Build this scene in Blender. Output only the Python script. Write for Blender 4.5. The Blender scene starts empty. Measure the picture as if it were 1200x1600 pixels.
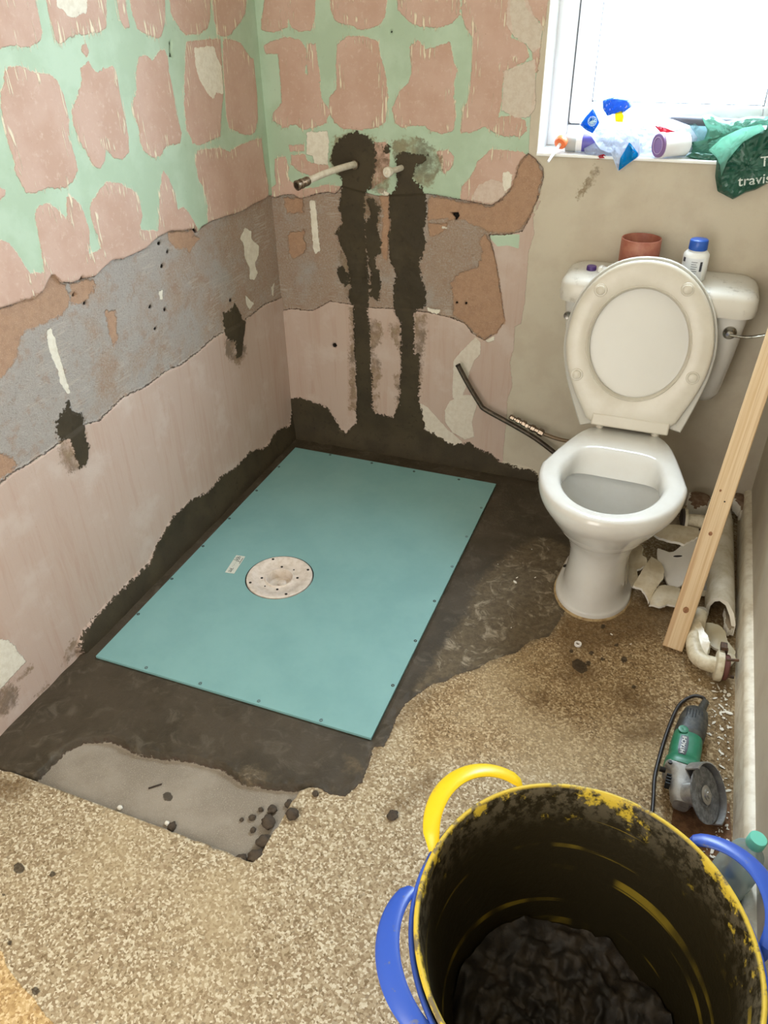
import bpy, bmesh, math, random
import numpy as np
from mathutils import Vector, Matrix, Euler, noise as mn
from mathutils.bvhtree import BVHTree

SC = bpy.context.scene
COL = SC.collection
R = math.radians
random.seed(7)

# ------------------------------------------------------------------ camera
cam_d = bpy.data.cameras.new('camera')
cam = bpy.data.objects.new('camera', cam_d)
COL.objects.link(cam)
SC.camera = cam
CAM_YAW, CAM_PITCH, CAM_ROLL = R(-21.5949), R(34.167), R(-1.1215)
cy, sy, cp, sp = math.cos(CAM_YAW), math.sin(CAM_YAW), math.cos(CAM_PITCH), math.sin(CAM_PITCH)
fwd = Vector((sy * cp, cy * cp, -sp))
rgt = Vector((cy, -sy, 0))
upv = rgt.cross(fwd)
cr, sr = math.cos(CAM_ROLL), math.sin(CAM_ROLL)
r2, u2 = cr * rgt + sr * upv, -sr * rgt + cr * upv
cam.matrix_world = Matrix(((r2.x, u2.x, -fwd.x, 1.3279), (r2.y, u2.y, -fwd.y, -2.4053), (r2.z, u2.z, -fwd.z, 1.4792), (0, 0, 0, 1)))
cam_d.sensor_fit = 'VERTICAL'
cam_d.sensor_height = 36
cam_d.sensor_width = 27
cam_d.lens = 1214.9 / 1600 * 36
cam_d.clip_start = 0.02

# ------------------------------------------------------------------ view and daylight
SC.view_settings.view_transform = 'Standard'
SC.view_settings.look = 'None'
SC.view_settings.gamma = 1
SC.view_settings.use_curve_mapping = False
SC.view_settings.exposure = 0.0
world = bpy.data.worlds.new('overcast_sky')
SC.world = world
world.use_nodes = True
wn = world.node_tree.nodes['Background']
wn.inputs[0].default_value = (0.86, 0.94, 1.0, 1)
wn.inputs[1].default_value = 2.0


def area(name, loc, target, sx, sy_, power, col):
    d = bpy.data.lights.new(name, 'AREA')
    d.shape = 'RECTANGLE'
    d.size, d.size_y = sx, sy_
    d.energy = power
    d.color = col
    o = bpy.data.objects.new(name, d)
    COL.objects.link(o)
    o.location = loc
    o.rotation_euler = (Vector(target) - Vector(loc)).to_track_quat('-Z', 'Y').to_euler()
    return o


area('window_daylight', (1.22, 0.42, 1.75), (0.5, -1.5, 0.8), 0.9, 1.1, 190, (0.77, 0.895, 1.0))
area('doorway_daylight', (0.74, -2.93, 1.25), (0.55, 0.0, 0.7), 0.85, 1.6, 24, (1.0, 0.90, 0.77))

# outlines of paint, plaster, mortar, stains and painted shade on each surface, in millimetres
TRACE = {
 'L': {
  'green': [[(-1079,1506),(273,1509),(83,882),(-19,911),(-44,906),(-137,904),(-211,900),(-306,908),(-383,912),(-434,908),(-455,898),(-463,912),(-525,921),(-588,935),(-643,932),(-698,919),(-748,918),(-796,918),(-839,926),(-878,917),(-908,907),(-955,915),(-988,916),(-1023,927),(-1044,950),(-1058,946),(-1084,926),(-1116,918),(-1142,924),(-1175,927),(-1214,930),(-1251,933)]],
  'pink': [[(-1012,1481),(-905,1479),(-906,1441),(-907,1409),(-925,1392),(-964,1386),(-994,1390),(-1032,1388),(-1066,1390)],
   [(-872,1479),(-677,1477),(-697,1408),(-728,1401),(-767,1400),(-805,1400),(-837,1393),(-858,1386),(-872,1395),(-872,1424),(-875,1444)],
   [(-594,1476),(-446,1474),(-468,1408),(-495,1378),(-515,1376),(-550,1388),(-583,1401),(-595,1431)],
   [(-644,1477),(-607,1476),(-614,1441),(-612,1405),(-631,1401),(-647,1420)],
   [(-438,1474),(-239,1472),(-256,1410),(-273,1390),(-316,1379),(-382,1379),(-409,1396),(-436,1426)],
   [(-231,1472),(-41,1470),(-61,1415),(-113,1389),(-157,1369),(-195,1365),(-224,1372),(-234,1404)],
   [(-1035,1350),(-1013,1358),(-991,1356),(-972,1347),(-949,1338),(-913,1333),(-893,1319),(-884,1294),(-884,1245),(-897,1210),(-891,1172),(-891,1143),(-913,1123),(-946,1115),(-1001,1126),(-1037,1124),(-1060,1128),(-1070,1153),(-1078,1176),(-1070,1188),(-1074,1219),(-1073,1253),(-1070,1277),(-1071,1289),(-1060,1316),(-1047,1327)],
   [(-813,1336),(-782,1347),(-775,1333),(-763,1323),(-736,1330),(-702,1332),(-691,1312),(-694,1265),(-691,1221),(-691,1180),(-700,1151),(-732,1138),(-756,1145),(-783,1169),(-795,1146),(-821,1132),(-841,1144),(-851,1175),(-865,1201),(-873,1235),(-867,1261),(-843,1285),(-817,1314)],
   [(-794,1378),(-778,1379),(-775,1366),(-786,1358),(-798,1368)],
   [(-597,1343),(-564,1343),(-543,1334),(-514,1350),(-488,1353),(-478,1335),(-482,1305),(-476,1258),(-476,1204),(-465,1159),(-480,1136),(-547,1141),(-574,1120),(-604,1122),(-638,1139),(-650,1164),(-645,1194),(-655,1221),(-656,1246),(-633,1273),(-619,1311)],
   [(-381,1364),(-215,1361),(-220,1317),(-229,1233),(-256,1177),(-276,1126),(-333,1120),(-388,1118),(-420,1127),(-443,1167),(-435,1227),(-409,1304)],
   [(-200,1360),(-154,1355),(-104,1344),(-59,1306),(-40,1299),(-37,1214),(-47,1139),(-76,1105),(-133,1106),(-221,1137),(-229,1174),(-219,1232),(-215,1289)],
   [(-404,1104),(-356,1103),(-284,1094),(-236,1078),(-166,1086),(-36,1086),(-35,1019),(-21,940),(-30,899),(-139,894),(-227,893),(-309,895),(-375,894),(-404,904),(-390,956),(-395,1007),(-417,1035),(-423,1084)],
   [(-1046,1093),(-1030,1097),(-1003,1093),(-986,1080),(-970,1062),(-964,1045),(-946,1096),(-931,1095),(-907,1073),(-899,1040),(-897,1009),(-909,975),(-918,961),(-871,962),(-867,975),(-876,1009),(-882,1042),(-877,1061),(-835,1091),(-798,1099),(-758,1089),(-715,1064),(-693,1043),(-691,998),(-709,980),(-708,966),(-638,946),(-615,1004),(-599,1047),(-574,1087),(-559,1068),(-540,1024),(-538,976),(-508,981),(-482,951),(-453,907),(-439,890),(-646,888),(-846,880),(-1044,913),(-1220,915),(-1255,922),(-1200,1060),(-1164,1056),(-1142,1046),(-1121,997),(-1109,974),(-1070,962),(-1063,991),(-1058,1024),(-1054,1071)],
   [(-1142,1158),(-1116,1144),(-1119,1136),(-1134,1130),(-1153,1130)]],
  'low': [[(-1399,574),(-1355,576),(-1307,583),(-1255,577),(-1163,577),(-1062,580),(-1009,567),(-912,585),(-806,573),(-710,577),(-638,566),(-558,569),(-443,580),(-293,566),(-244,569),(-123,575),(3,560),(139,544),(44,-76),(-45,-87),(-1291,-41),(-1708,-13)]],
  'scratch': [[(-1251,933),(-1214,930),(-1175,927),(-1142,924),(-1116,918),(-1084,926),(-1058,946),(-1044,950),(-1023,927),(-988,916),(-955,915),(-908,907),(-878,917),(-839,926),(-796,918),(-748,918),(-698,919),(-643,932),(-588,935),(-525,921),(-463,912),(-455,898),(-434,908),(-383,912),(-306,908),(-211,900),(-137,904),(-44,906),(-19,911),(83,882),(139,544),(3,560),(-123,575),(-244,569),(-293,566),(-443,580),(-558,569),(-638,566),(-710,577),(-806,573),(-912,585),(-1009,567),(-1062,580),(-1163,577),(-1255,577),(-1307,583),(-1355,576),(-1399,574)]],
  'orange': [[(-1252,937),(-1214,930),(-1137,923),(-1083,925),(-1050,948),(-1039,945),(-1012,917),(-999,884),(-1014,865),(-1061,852),(-1093,855),(-1162,859),(-1180,850),(-1198,822),(-1237,798),(-1270,789),(-1307,800)],
   [(-589,933),(-458,908),(-462,896),(-527,874),(-571,880),(-590,910)],
   [(-996,914),(-910,902),(-908,881),(-961,853),(-1005,868)],
   [(-1362,664),(-1327,645),(-1297,610),(-1289,590),(-1354,579),(-1395,584)],
   [(-895,813),(-858,807),(-874,728),(-896,723),(-904,758)],
   [(-546,884),(-466,897),(-445,878),(-505,852)]],
  'white': [[(-838,1479),(-740,1478),(-757,1438),(-785,1435),(-802,1430),(-822,1436),(-829,1445),(-848,1451)],
   [(-353,1347),(-255,1347),(-244,1319),(-226,1295),(-231,1227),(-272,1234),(-289,1219),(-314,1236),(-337,1260),(-350,1278),(-357,1311)],
   [(-1098,842),(-1086,840),(-1080,812),(-1081,788),(-1080,751),(-1080,720),(-1075,673),(-1087,675),(-1101,710),(-1098,740),(-1108,793),(-1107,816)],
   [(-224,822),(-187,847),(-151,827),(-156,805),(-114,771),(-121,741),(-150,725),(-136,688),(-162,672),(-192,685),(-184,719),(-208,757),(-205,802)],
   [(-234,645),(-186,600),(-214,589),(-234,612)],
   [(-673,796),(-656,794),(-662,768),(-675,772)],
   [(-60,615),(-31,624),(-53,578)],
   [(-1509,250),(-1491,234),(-1473,216),(-1461,184),(-1458,160),(-1446,122),(-1482,119),(-1504,118),(-1518,115),(-1539,114),(-1557,128)]],
  'halo': [[(-1153,579),(-1129,573),(-1122,542),(-1114,488),(-1150,490),(-1172,527),(-1169,560)],
   [(-1070,611),(-1062,593),(-1070,528),(-1090,503),(-1087,564)],
   [(-397,555),(-334,531),(-272,482),(-290,454),(-332,440),(-379,473),(-402,507)],
   [(-1539,114),(-1516,108),(-1497,81),(-1499,60),(-1515,36),(-1528,36),(-1545,36),(-1565,48),(-1582,67),(-1557,128)],
   [(-1490,100),(-1459,101),(-1433,98),(-1437,88),(-1465,85),(-1486,87)],
   [(-1458,9),(-1438,12),(-1414,16),(-1415,5),(-1437,2),(-1457,1)],
   [(-1310,65),(-1279,45),(-1283,4),(-1319,18),(-1358,22),(-1330,43)]],
  'cement': [[(-1280,-9),(-1299,32),(-1258,59),(-1160,69),(-1043,70),(-959,68),(-906,102),(-818,137),(-721,140),(-611,110),(-532,121),(-437,107),(-333,110),(-230,73),(-129,94),(-33,68),(7,132),(101,87),(90,-161),(-776,-120),(-1294,-50)],
   [(-1090,657),(-1091,628),(-1064,615),(-1062,593),(-1075,558),(-1070,528),(-1086,493),(-1097,482),(-1118,490),(-1123,514),(-1126,557),(-1133,575),(-1159,588),(-1146,634),(-1112,644),(-1101,655)],
   [(-306,644),(-278,594),(-261,563),(-286,513),(-310,462),(-341,470),(-343,526),(-390,552),(-384,606),(-370,633),(-333,629)]],
  'hole': [[(-624,911),(-628,908),(-635,909),(-639,913),(-638,916),(-632,917),(-626,915)],
   [(-595,880),(-599,878),(-606,878),(-610,882),(-609,886),(-603,887),(-597,884)],
   [(-629,851),(-632,848),(-639,849),(-643,853),(-642,857),(-636,858),(-630,855)],
   [(-949,913),(-953,911),(-958,912),(-961,915),(-960,918),(-955,919),(-951,917)],
   [(-981,883),(-984,881),(-989,882),(-992,885),(-991,888),(-987,889),(-982,887)],
   [(-951,854),(-954,851),(-959,852),(-962,856),(-961,859),(-956,860),(-952,857)],
   [(-712,765),(-715,762),(-722,763),(-726,767),(-725,771),(-719,772),(-713,769)],
   [(-650,736),(-654,733),(-661,734),(-665,738),(-664,742),(-658,743),(-652,740)],
   [(-708,701),(-712,699),(-718,700),(-722,705),(-721,708),(-716,709),(-710,706)],
   [(-309,651),(-314,648),(-322,650),(-328,655),(-327,660),(-320,660),(-312,657)],
   [(-459,1366),(-450,1368),(-460,1346),(-453,1333),(-466,1336)],
   [(-467,920),(-453,899),(-459,898),(-471,914)]],
 },
 'B': {
  'green': [[(-71,1510),(864,1470),(861,1438),(855,1379),(849,1294),(839,1182),(842,1088),(843,1062),(820,1041),(803,980),(772,937),(744,911),(651,922),(541,930),(251,912),(-45,889)],
   [(741,835),(836,846),(836,802),(804,810),(770,804),(750,821)]],
  'pink': [[(40,1470),(111,1469),(101,1380),(69,1368),(28,1368),(13,1374),(21,1411)],
   [(115,1469),(199,1468),(192,1410),(178,1374),(142,1368),(115,1380),(106,1410)],
   [(244,1468),(416,1465),(411,1409),(396,1388),(366,1377),(336,1372),(302,1383),(276,1386),(253,1395),(243,1421)],
   [(442,1465),(625,1463),(626,1407),(604,1388),(555,1376),(505,1382),(473,1397),(448,1420)],
   [(629,1462),(755,1461),(763,1407),(776,1368),(770,1357),(811,1340),(822,1311),(805,1294),(763,1276),(755,1240),(754,1198),(746,1160),(785,1168),(827,1157),(833,1129),(817,1115),(767,1114),(738,1122),(715,1137),(673,1120),(640,1118),(641,1163),(661,1220),(664,1298),(665,1351),(643,1379),(631,1407)],
   [(801,1460),(862,1459),(859,1390),(852,1362),(851,1271),(841,1277),(830,1323),(852,1334),(854,1379),(825,1406),(804,1428)],
   [(42,1343),(92,1355),(140,1346),(158,1324),(149,1261),(196,1236),(197,1197),(224,1164),(213,1130),(162,1112),(128,1110),(104,1123),(60,1112),(27,1131),(30,1152),(63,1180),(64,1240),(63,1311),(22,1311),(16,1330)],
   [(167,1337),(187,1337),(195,1281),(198,1239),(160,1242),(156,1293)],
   [(258,1337),(290,1359),(343,1356),(388,1344),(394,1308),(409,1259),(414,1202),(407,1143),(383,1123),(327,1114),(270,1115),(238,1131),(220,1164),(226,1198),(251,1224),(251,1288)],
   [(484,1332),(506,1347),(528,1327),(563,1333),(602,1345),(615,1292),(624,1274),(615,1250),(614,1207),(623,1163),(617,1124),(584,1112),(546,1118),(530,1131),(492,1133),(461,1125),(434,1138),(427,1177),(446,1215),(477,1241),(488,1266)],
   [(691,1042),(734,1077),(828,1074),(843,1062),(820,1035),(803,980),(772,937),(744,918),(682,924),(647,929),(649,971),(671,993),(685,1021)],
   [(24,1018),(60,1026),(70,994),(59,971),(87,939),(127,934),(202,950),(249,949),(243,915),(200,916),(147,905),(84,897),(47,895),(-8,888),(-8,926),(21,943),(18,980)],
   [(83,1031),(131,1037),(138,1016),(214,1008),(204,983),(160,973),(109,985),(80,1006)],
   [(77,1060),(129,1065),(127,1047),(80,1045)],
   [(366,1082),(406,1083),(417,1050),(413,986),(354,947)],
   [(562,1066),(600,1070),(622,1052),(617,1028),(591,1003),(582,1030)]],
  'pale': [[(755,1461),(798,1460),(825,1406),(854,1379),(852,1334),(833,1317),(811,1340),(777,1357),(755,1385)],
   [(756,1276),(822,1300),(841,1306),(852,1188),(834,1163),(799,1162),(756,1179)],
   [(695,974),(739,997),(799,983),(772,941),(743,927),(682,935)]],
  'low': [[(-160,532),(860,911),(875,909),(882,944),(890,945),(872,895),(880,853),(867,793),(869,726),(869,641),(863,567),(844,557),(846,481),(837,428),(852,351),(839,294),(841,232),(839,105),(842,-1),(854,-168),(-224,-413),(-205,196)]],
  'scratch': [[(-43,901),(-11,903),(12,900),(40,910),(76,914),(102,902),(156,919),(201,929),(226,925),(253,949),(379,927),(541,944),(588,940),(651,933),(713,926),(743,923),(772,944),(803,980),(813,1034),(829,1061),(842,1072),(865,1057),(888,1035),(892,1005),(882,951),(861,894),(843,853),(795,840),(741,835),(755,799),(775,733),(793,648),(810,569),(785,525),(745,494),(702,514),(676,545),(633,557),(547,568),(425,567),(335,561),(187,567),(118,524),(31,523),(-51,495)]],
  'orange': [[(541,940),(589,936),(651,929),(744,918),(772,941),(803,979),(813,1034),(829,1061),(844,1070),(865,1057),(886,1018),(882,951),(858,894),(839,857),(794,843),(733,841),(677,867),(622,877),(542,864)],
   [(725,841),(746,813),(775,733),(793,648),(810,569),(785,525),(745,496),(706,515),(675,549),(633,565),(631,615),(621,670),(652,713),(708,734),(721,781),(704,810)],
   [(46,789),(102,801),(110,729),(57,699),(40,723)],
   [(379,927),(412,929),(414,817),(400,722),(379,752),(390,876)],
   [(39,898),(111,903),(107,856),(43,852)],
   [(542,857),(606,861),(599,831),(543,812)]],
  'white': [[(142,1102),(212,1107),(217,1083),(208,1012),(163,1010),(156,1034),(135,1037)],
   [(133,900),(155,898),(157,797),(162,741),(142,723),(135,747),(133,843)],
   [(771,1016),(789,1020),(800,1011),(799,980),(782,965),(773,985)],
   [(538,592),(551,581),(590,581),(582,563),(547,572)],
   [(587,849),(611,847),(607,841),(587,843)],
   [(749,496),(776,515),(780,500),(758,489)],
   [(379,936),(404,928),(416,935),(396,950),(371,948)]],
  'cream': [[(715,503),(733,488),(735,445),(715,420),(700,373),(694,327),(670,257),(643,272),(642,410),(671,450)],
   [(634,255),(678,286),(722,293),(733,257),(718,187),(730,130),(694,113),(647,135),(619,170),(617,219)],
   [(520,232),(553,218),(629,142),(686,102),(678,59),(592,105),(545,127),(530,185)]],
  'halo': [[(236,1090),(302,1112),(366,1095),(398,1069),(417,1022),(416,951),(379,934),(346,947),(238,984),(215,1026)],
   [(422,1084),(461,1100),(508,1101),(554,1076),(582,1050),(588,1023),(571,995),(541,958),(501,970),(429,1050)],
   [(499,558),(539,559),(547,495),(531,431),(532,368),(522,272),(502,201)],
   [(411,513),(451,527),(450,384),(446,420),(413,469)],
   [(264,558),(280,559),(274,163),(246,159)],
   [(335,522),(370,517),(386,484),(373,437),(344,406),(371,373),(375,317),(355,266),(330,223)],
   [(422,324),(450,337),(452,261),(431,277)],
   [(312,930),(383,912),(376,783),(324,779)],
   [(225,738),(287,744),(279,551),(237,624)],
   [(335,232),(364,246),(352,145),(332,131)],
   [(431,237),(452,250),(451,171),(435,179)],
   [(990,965),(1008,997),(1023,1019),(1028,1039),(1037,1046),(1049,1037),(1040,1026),(1033,999),(1014,977),(1000,959)]],
  'cement': [[(286,1103),(310,1110),(342,1098),(366,1082),(373,1048),(368,998),(354,955),(328,924),(327,871),(329,810),(332,764),(332,699),(337,634),(330,556),(335,504),(337,368),(341,273),(332,132),(282,124),(277,264),(275,452),(278,559),(253,582),(269,627),(262,676),(260,717),(239,756),(224,802),(248,835),(237,881),(249,941),(258,964),(239,992),(222,1027),(230,1062),(256,1088)],
   [(332,917),(362,915),(382,890),(368,844),(376,814),(384,752),(353,725),(369,695),(382,655),(371,587),(336,600),(347,676),(327,747),(326,841),(352,873)],
   [(441,1047),(461,1058),(493,1053),(539,1052),(532,1034),(501,1023),(493,984),(525,957),(535,929),(534,871),(527,826),(535,781),(515,732),(520,685),(537,638),(538,588),(499,563),(500,480),(500,391),(510,299),(521,164),(454,153),(450,384),(451,518),(425,567),(421,626),(434,685),(413,731),(406,801),(419,848),(411,877),(412,929),(441,960),(437,1002)],
   [(398,1069),(418,1077),(422,1057),(405,1049)],
   [(218,689),(241,699),(262,668),(255,625),(224,639)],
   [(-74,-346),(-15,146),(-3,164),(40,176),(101,165),(152,152),(185,106),(203,67),(229,61),(271,110),(287,388),(339,395),(333,182),(352,160),(420,156),(445,220),(452,410),(518,419),(520,242),(535,185),(545,127),(602,107),(649,85),(713,107),(751,83),(797,72),(835,48),(889,39),(943,39),(971,24),(1001,-106)]],
  'hole': [[(648,610),(646,607),(643,605),(640,607),(640,611),(643,613),(646,613)],
   [(679,611),(678,608),(674,606),(672,608),(671,612),(674,614),(678,614)],
   [(614,890),(637,893),(642,884),(630,867),(628,879)],
   [(204,406),(200,399),(193,397),(187,400),(187,408),(193,413),(201,413)],
   [(428,1368),(427,1366),(425,1365),(423,1367),(423,1369),(425,1370),(427,1370)]],
 },
 'F': {
  'cement': [[(-286,150),(1032,457),(1195,-141),(1217,-360),(1185,-523),(1186,-690),(1171,-769),(1165,-794),(1124,-823),(1097,-884),(1040,-935),(1016,-976),(966,-1019),(952,-1047),(923,-1066),(895,-1118),(879,-1154),(874,-1199),(877,-1253),(876,-1294),(853,-1303),(861,-1351),(865,-1399),(858,-1419),(845,-1448),(807,-1456),(778,-1449),(733,-1465),(727,-1468),(682,-1480),(610,-1492),(548,-1475),(468,-1479),(395,-1496),(336,-1507),(251,-1496),(192,-1523),(171,-1558),(167,-1600),(163,-1652),(116,-1654),(69,-1657),(2,-1651),(-197,-1447)]],
  'concrete': [[(-9,-1656),(68,-1656),(163,-1653),(731,-1656),(741,-1470),(779,-1440),(746,-1368),(254,-1427),(-135,-1569)]],
  'semidry': [[(922,-650),(957,-509),(997,-421),(1043,-350),(1105,-350),(1156,-364),(1147,-482),(1154,-613),(1185,-690),(1171,-787),(1128,-834),(1080,-898),(1029,-962),(980,-1009),(941,-1051),(890,-1098),(899,-1002),(909,-898),(931,-782)],
   [(603,-1465),(623,-1451),(652,-1459),(653,-1477),(623,-1482),(606,-1476)],
   [(804,-1353),(832,-1355),(848,-1368),(825,-1377)]],
  'dirt': [[(1176,-693),(1347,-582),(1500,-311),(1655,-103),(1657,-519),(1600,-556),(1564,-601),(1427,-689),(1385,-742),(1340,-765),(1306,-799),(1267,-821),(1219,-824),(1174,-788),(1179,-740)],
   [(1168,-1039),(1195,-997),(1206,-1006),(1202,-1033),(1184,-1052)],
   [(1344,-937),(1402,-902),(1427,-932),(1476,-951),(1486,-972),(1452,-966),(1392,-970)],
   [(1392,-1042),(1455,-1001),(1480,-998),(1476,-1057),(1397,-1086)],
   [(1199,-817),(1234,-826),(1283,-865),(1316,-867),(1313,-908),(1253,-937),(1215,-931),(1231,-891)],
   [(1560,-750),(1635,-750),(1639,-1052),(1628,-1296),(1610,-1302),(1613,-1113),(1595,-895)],
   [(949,-1443),(999,-1331),(1015,-1319),(1012,-1356),(975,-1422)],
   [(91,-1671),(146,-1660),(189,-1662),(170,-1687),(151,-1716),(137,-1730),(124,-1735),(74,-1682)],
   [(853,-1303),(882,-1160),(921,-1094),(930,-1120),(896,-1184),(880,-1246),(864,-1331),(868,-1392)]],
  'dark': [[(1242,-866),(1253,-851),(1278,-863),(1284,-885),(1275,-901),(1258,-898),(1245,-886)],
   [(1304,-701),(1303,-710),(1298,-714),(1293,-710),(1291,-701),(1295,-694),(1301,-694)],
   [(1348,-763),(1346,-770),(1342,-773),(1338,-770),(1337,-763),(1340,-757),(1345,-757)],
   [(1290,-815),(1288,-823),(1284,-826),(1279,-823),(1278,-815),(1281,-809),(1286,-809)],
   [(1319,-829),(1318,-836),(1314,-839),(1310,-836),(1309,-829),(1312,-824),(1316,-824)],
   [(1376,-810),(1374,-821),(1367,-825),(1361,-821),(1360,-810),(1364,-802),(1372,-802)],
   [(1407,-900),(1406,-907),(1401,-910),(1397,-907),(1397,-901),(1400,-895),(1404,-895)],
   [(1238,-828),(1237,-835),(1233,-838),(1228,-835),(1227,-828),(1230,-822),(1235,-822)],
   [(1288,-856),(1287,-864),(1282,-868),(1277,-864),(1276,-856),(1279,-850),(1285,-850)],
   [(299,-1832),(302,-1842),(294,-1848),(281,-1845),(273,-1836),(275,-1828),(287,-1826)],
   [(367,-1821),(368,-1826),(364,-1829),(357,-1827),(353,-1822),(355,-1818),(361,-1817)],
   [(302,-1890),(303,-1893),(301,-1895),(297,-1894),(294,-1892),(295,-1889),(299,-1889)],
   [(384,-1960),(385,-1964),(382,-1966),(376,-1965),(373,-1962),(374,-1958),(379,-1957)],
   [(492,-2009),(493,-2015),(488,-2019),(480,-2017),(475,-2012),(478,-2007),(485,-2006)],
   [(623,-2013),(623,-2015),(620,-2017),(617,-2017),(615,-2014),(616,-2012),(619,-2011)],
   [(477,-1573),(479,-1584),(471,-1589),(460,-1586),(453,-1576),(456,-1567),(467,-1566)]],
  'ochre': [[(346,-1976),(379,-1979),(404,-1997),(457,-2015),(494,-2024),(526,-2037),(553,-2043),(570,-2063),(467,-2102)]],
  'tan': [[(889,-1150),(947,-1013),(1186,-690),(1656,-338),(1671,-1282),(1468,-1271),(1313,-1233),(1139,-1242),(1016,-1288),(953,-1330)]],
  'wood': [[(1520,-1230),(1633,-1176),(1648,-1419),(1514,-1356)]],
  'seam': [[(560,-1672),(565,-1674),(561,-1740),(556,-1809),(552,-1834),(552,-1854),(557,-1890),(548,-1916),(553,-1959),(558,-2008),(556,-2039),(551,-2041),(552,-2005),(547,-1955),(542,-1918),(551,-1887),(547,-1852),(545,-1830),(551,-1807),(556,-1738)],
   [(773,-1536),(775,-1535),(787,-1469),(784,-1469)]],
 },
}
# outlines of shards (x, y) and of bags on the sill (x, z), in millimetres
SHAPE = {
 'shard_a': [(1323,-347),(1339,-338),(1360,-349),(1370,-364),(1372,-404),(1387,-417),(1386,-449),(1356,-467),(1365,-498),(1355,-525),(1336,-515),(1330,-448),(1324,-407)],
 'shard_b': [(1389,-402),(1412,-412),(1430,-455),(1431,-495),(1418,-526),(1406,-585),(1395,-567),(1382,-552),(1353,-546),(1363,-513),(1379,-445)],
 'shard_c': [(1425,-510),(1451,-498),(1482,-497),(1486,-572),(1453,-578),(1439,-592),(1408,-594),(1409,-562)],
 'shard_d': [(1406,-359),(1427,-370),(1447,-370),(1469,-340),(1482,-290),(1501,-265),(1529,-243),(1548,-326),(1529,-432),(1478,-491),(1461,-510),(1443,-476),(1428,-434),(1410,-405)],
 'shard_e': [(1376,-288),(1403,-271),(1460,-258),(1513,-247),(1515,-292),(1477,-343),(1469,-342),(1434,-344),(1400,-333),(1381,-318)],
 'shard_f': [(1543,-633),(1571,-623),(1592,-630),(1609,-650),(1614,-685),(1637,-717),(1629,-739),(1612,-737),(1595,-719),(1570,-706),(1555,-667)],
 'shard_g': [(1530,-778),(1530,-699),(1541,-672),(1562,-721),(1569,-745),(1562,-782)],
 'shard_h': [(1525,-586),(1551,-573),(1561,-588),(1560,-612),(1539,-623),(1524,-616)],
 'shard_i': [(1603,-548),(1619,-554),(1631,-587),(1629,-628),(1617,-641),(1606,-625)],
 'shard_j': [(1607,-736),(1627,-718),(1636,-736),(1625,-764),(1611,-761)],
 'shard_k': [(1401,-217),(1441,-190),(1468,-217),(1470,-255),(1438,-263),(1407,-246)],
 'shard_l': [(1485,8),(1519,38),(1527,-4),(1508,-20),(1490,-17)],
 'chunk_a': [(1476,-63),(1509,-34),(1544,-48),(1530,-121),(1497,-137),(1477,-115)],
 'chunk_b': [(1607,1),(1641,4),(1650,-27),(1638,-83),(1617,-56)],
 'bar': [(1553,-420),(1572,-413),(1574,-479),(1533,-491)],
 'bag': [(973,1152),(1002,1195),(1025,1218),(1062,1222),(1101,1215),(1112,1197),(1096,1172),(1121,1144),(1141,1121),(1151,1081),(1125,1061),(1101,1041),(1073,1084),(1043,1090),(1012,1121),(988,1132)],
 'p1': [(1031,1210),(1062,1219),(1100,1212),(1109,1198),(1089,1182),(1061,1178),(1048,1173),(1034,1192)],
 'p2': [(1007,1189),(1030,1157),(1015,1129),(977,1147),(989,1168)],
 'p3': [(1068,1180),(1084,1187),(1092,1175),(1091,1159),(1072,1161)],
 'p4': [(1117,1112),(1127,1105),(1147,1084),(1145,1078),(1102,1044),(1101,1074)],
 'p5': [(1045,1195),(1057,1205),(1066,1189),(1052,1181)],
 'bagb': [(1015,1100),(1048,1118),(1085,1098),(1081,1070),(1038,1063),(1002,1066),(994,1088)],
 'p6': [(1034,1074),(1053,1080),(1069,1068),(1037,1065)],
 'bagc': [(1090,1155),(1139,1168),(1215,1165),(1263,1151),(1289,1122),(1279,1085),(1197,1079),(1138,1068),(1113,1116)],
 'p7': [(1174,1151),(1205,1145),(1251,1132),(1218,1118),(1197,1132)],
 'bagd': [(1225,1150),(1273,1160),(1308,1145),(1327,1107),(1287,1084),(1247,1095),(1225,1123)],
 'mint': [(1288,1174),(1309,1180),(1353,1163),(1405,1177),(1473,1179),(1512,1146),(1466,1114),(1392,1095),(1331,1073),(1279,1085),(1252,1107),(1304,1109),(1310,1139)],
 'tongue': [(1323,1106),(1346,1089),(1358,1072),(1367,1044),(1371,1077),(1386,1103),(1406,1136),(1446,1159),(1436,1171),(1393,1161),(1351,1138)],
 'green': [(1372,1114),(1396,1146),(1438,1165),(1510,1173),(1571,1082),(1485,1030),(1458,1012),(1436,1004),(1409,985),(1366,1003),(1352,1040),(1348,1079)],
 'greenb': [(1268,1080),(1287,1092),(1344,1091),(1373,1071),(1317,1065)],
}


# ------------------------------------------------------------------ helpers
def lin(c, a=1.0):
    r = []
    for v in c:
        v = v / 255
        r.append(v / 12.92 if v <= 0.04045 else ((v + 0.055) / 1.055) ** 2.4)
    return (*r, a)


def tag(o, label=None, cat=None, group=None, kind=None):
    if label: o['label'] = label
    if cat: o['category'] = cat
    if group: o['group'] = group
    if kind: o['kind'] = kind
    return o


def thing(name, label, cat, loc=(0, 0, 0), rot=(0, 0, 0), group=None):
    o = bpy.data.objects.new(name, None)
    COL.objects.link(o)
    o.location = loc
    o.rotation_euler = rot
    o.empty_display_size = 0.05
    return tag(o, label, cat, group)


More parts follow.
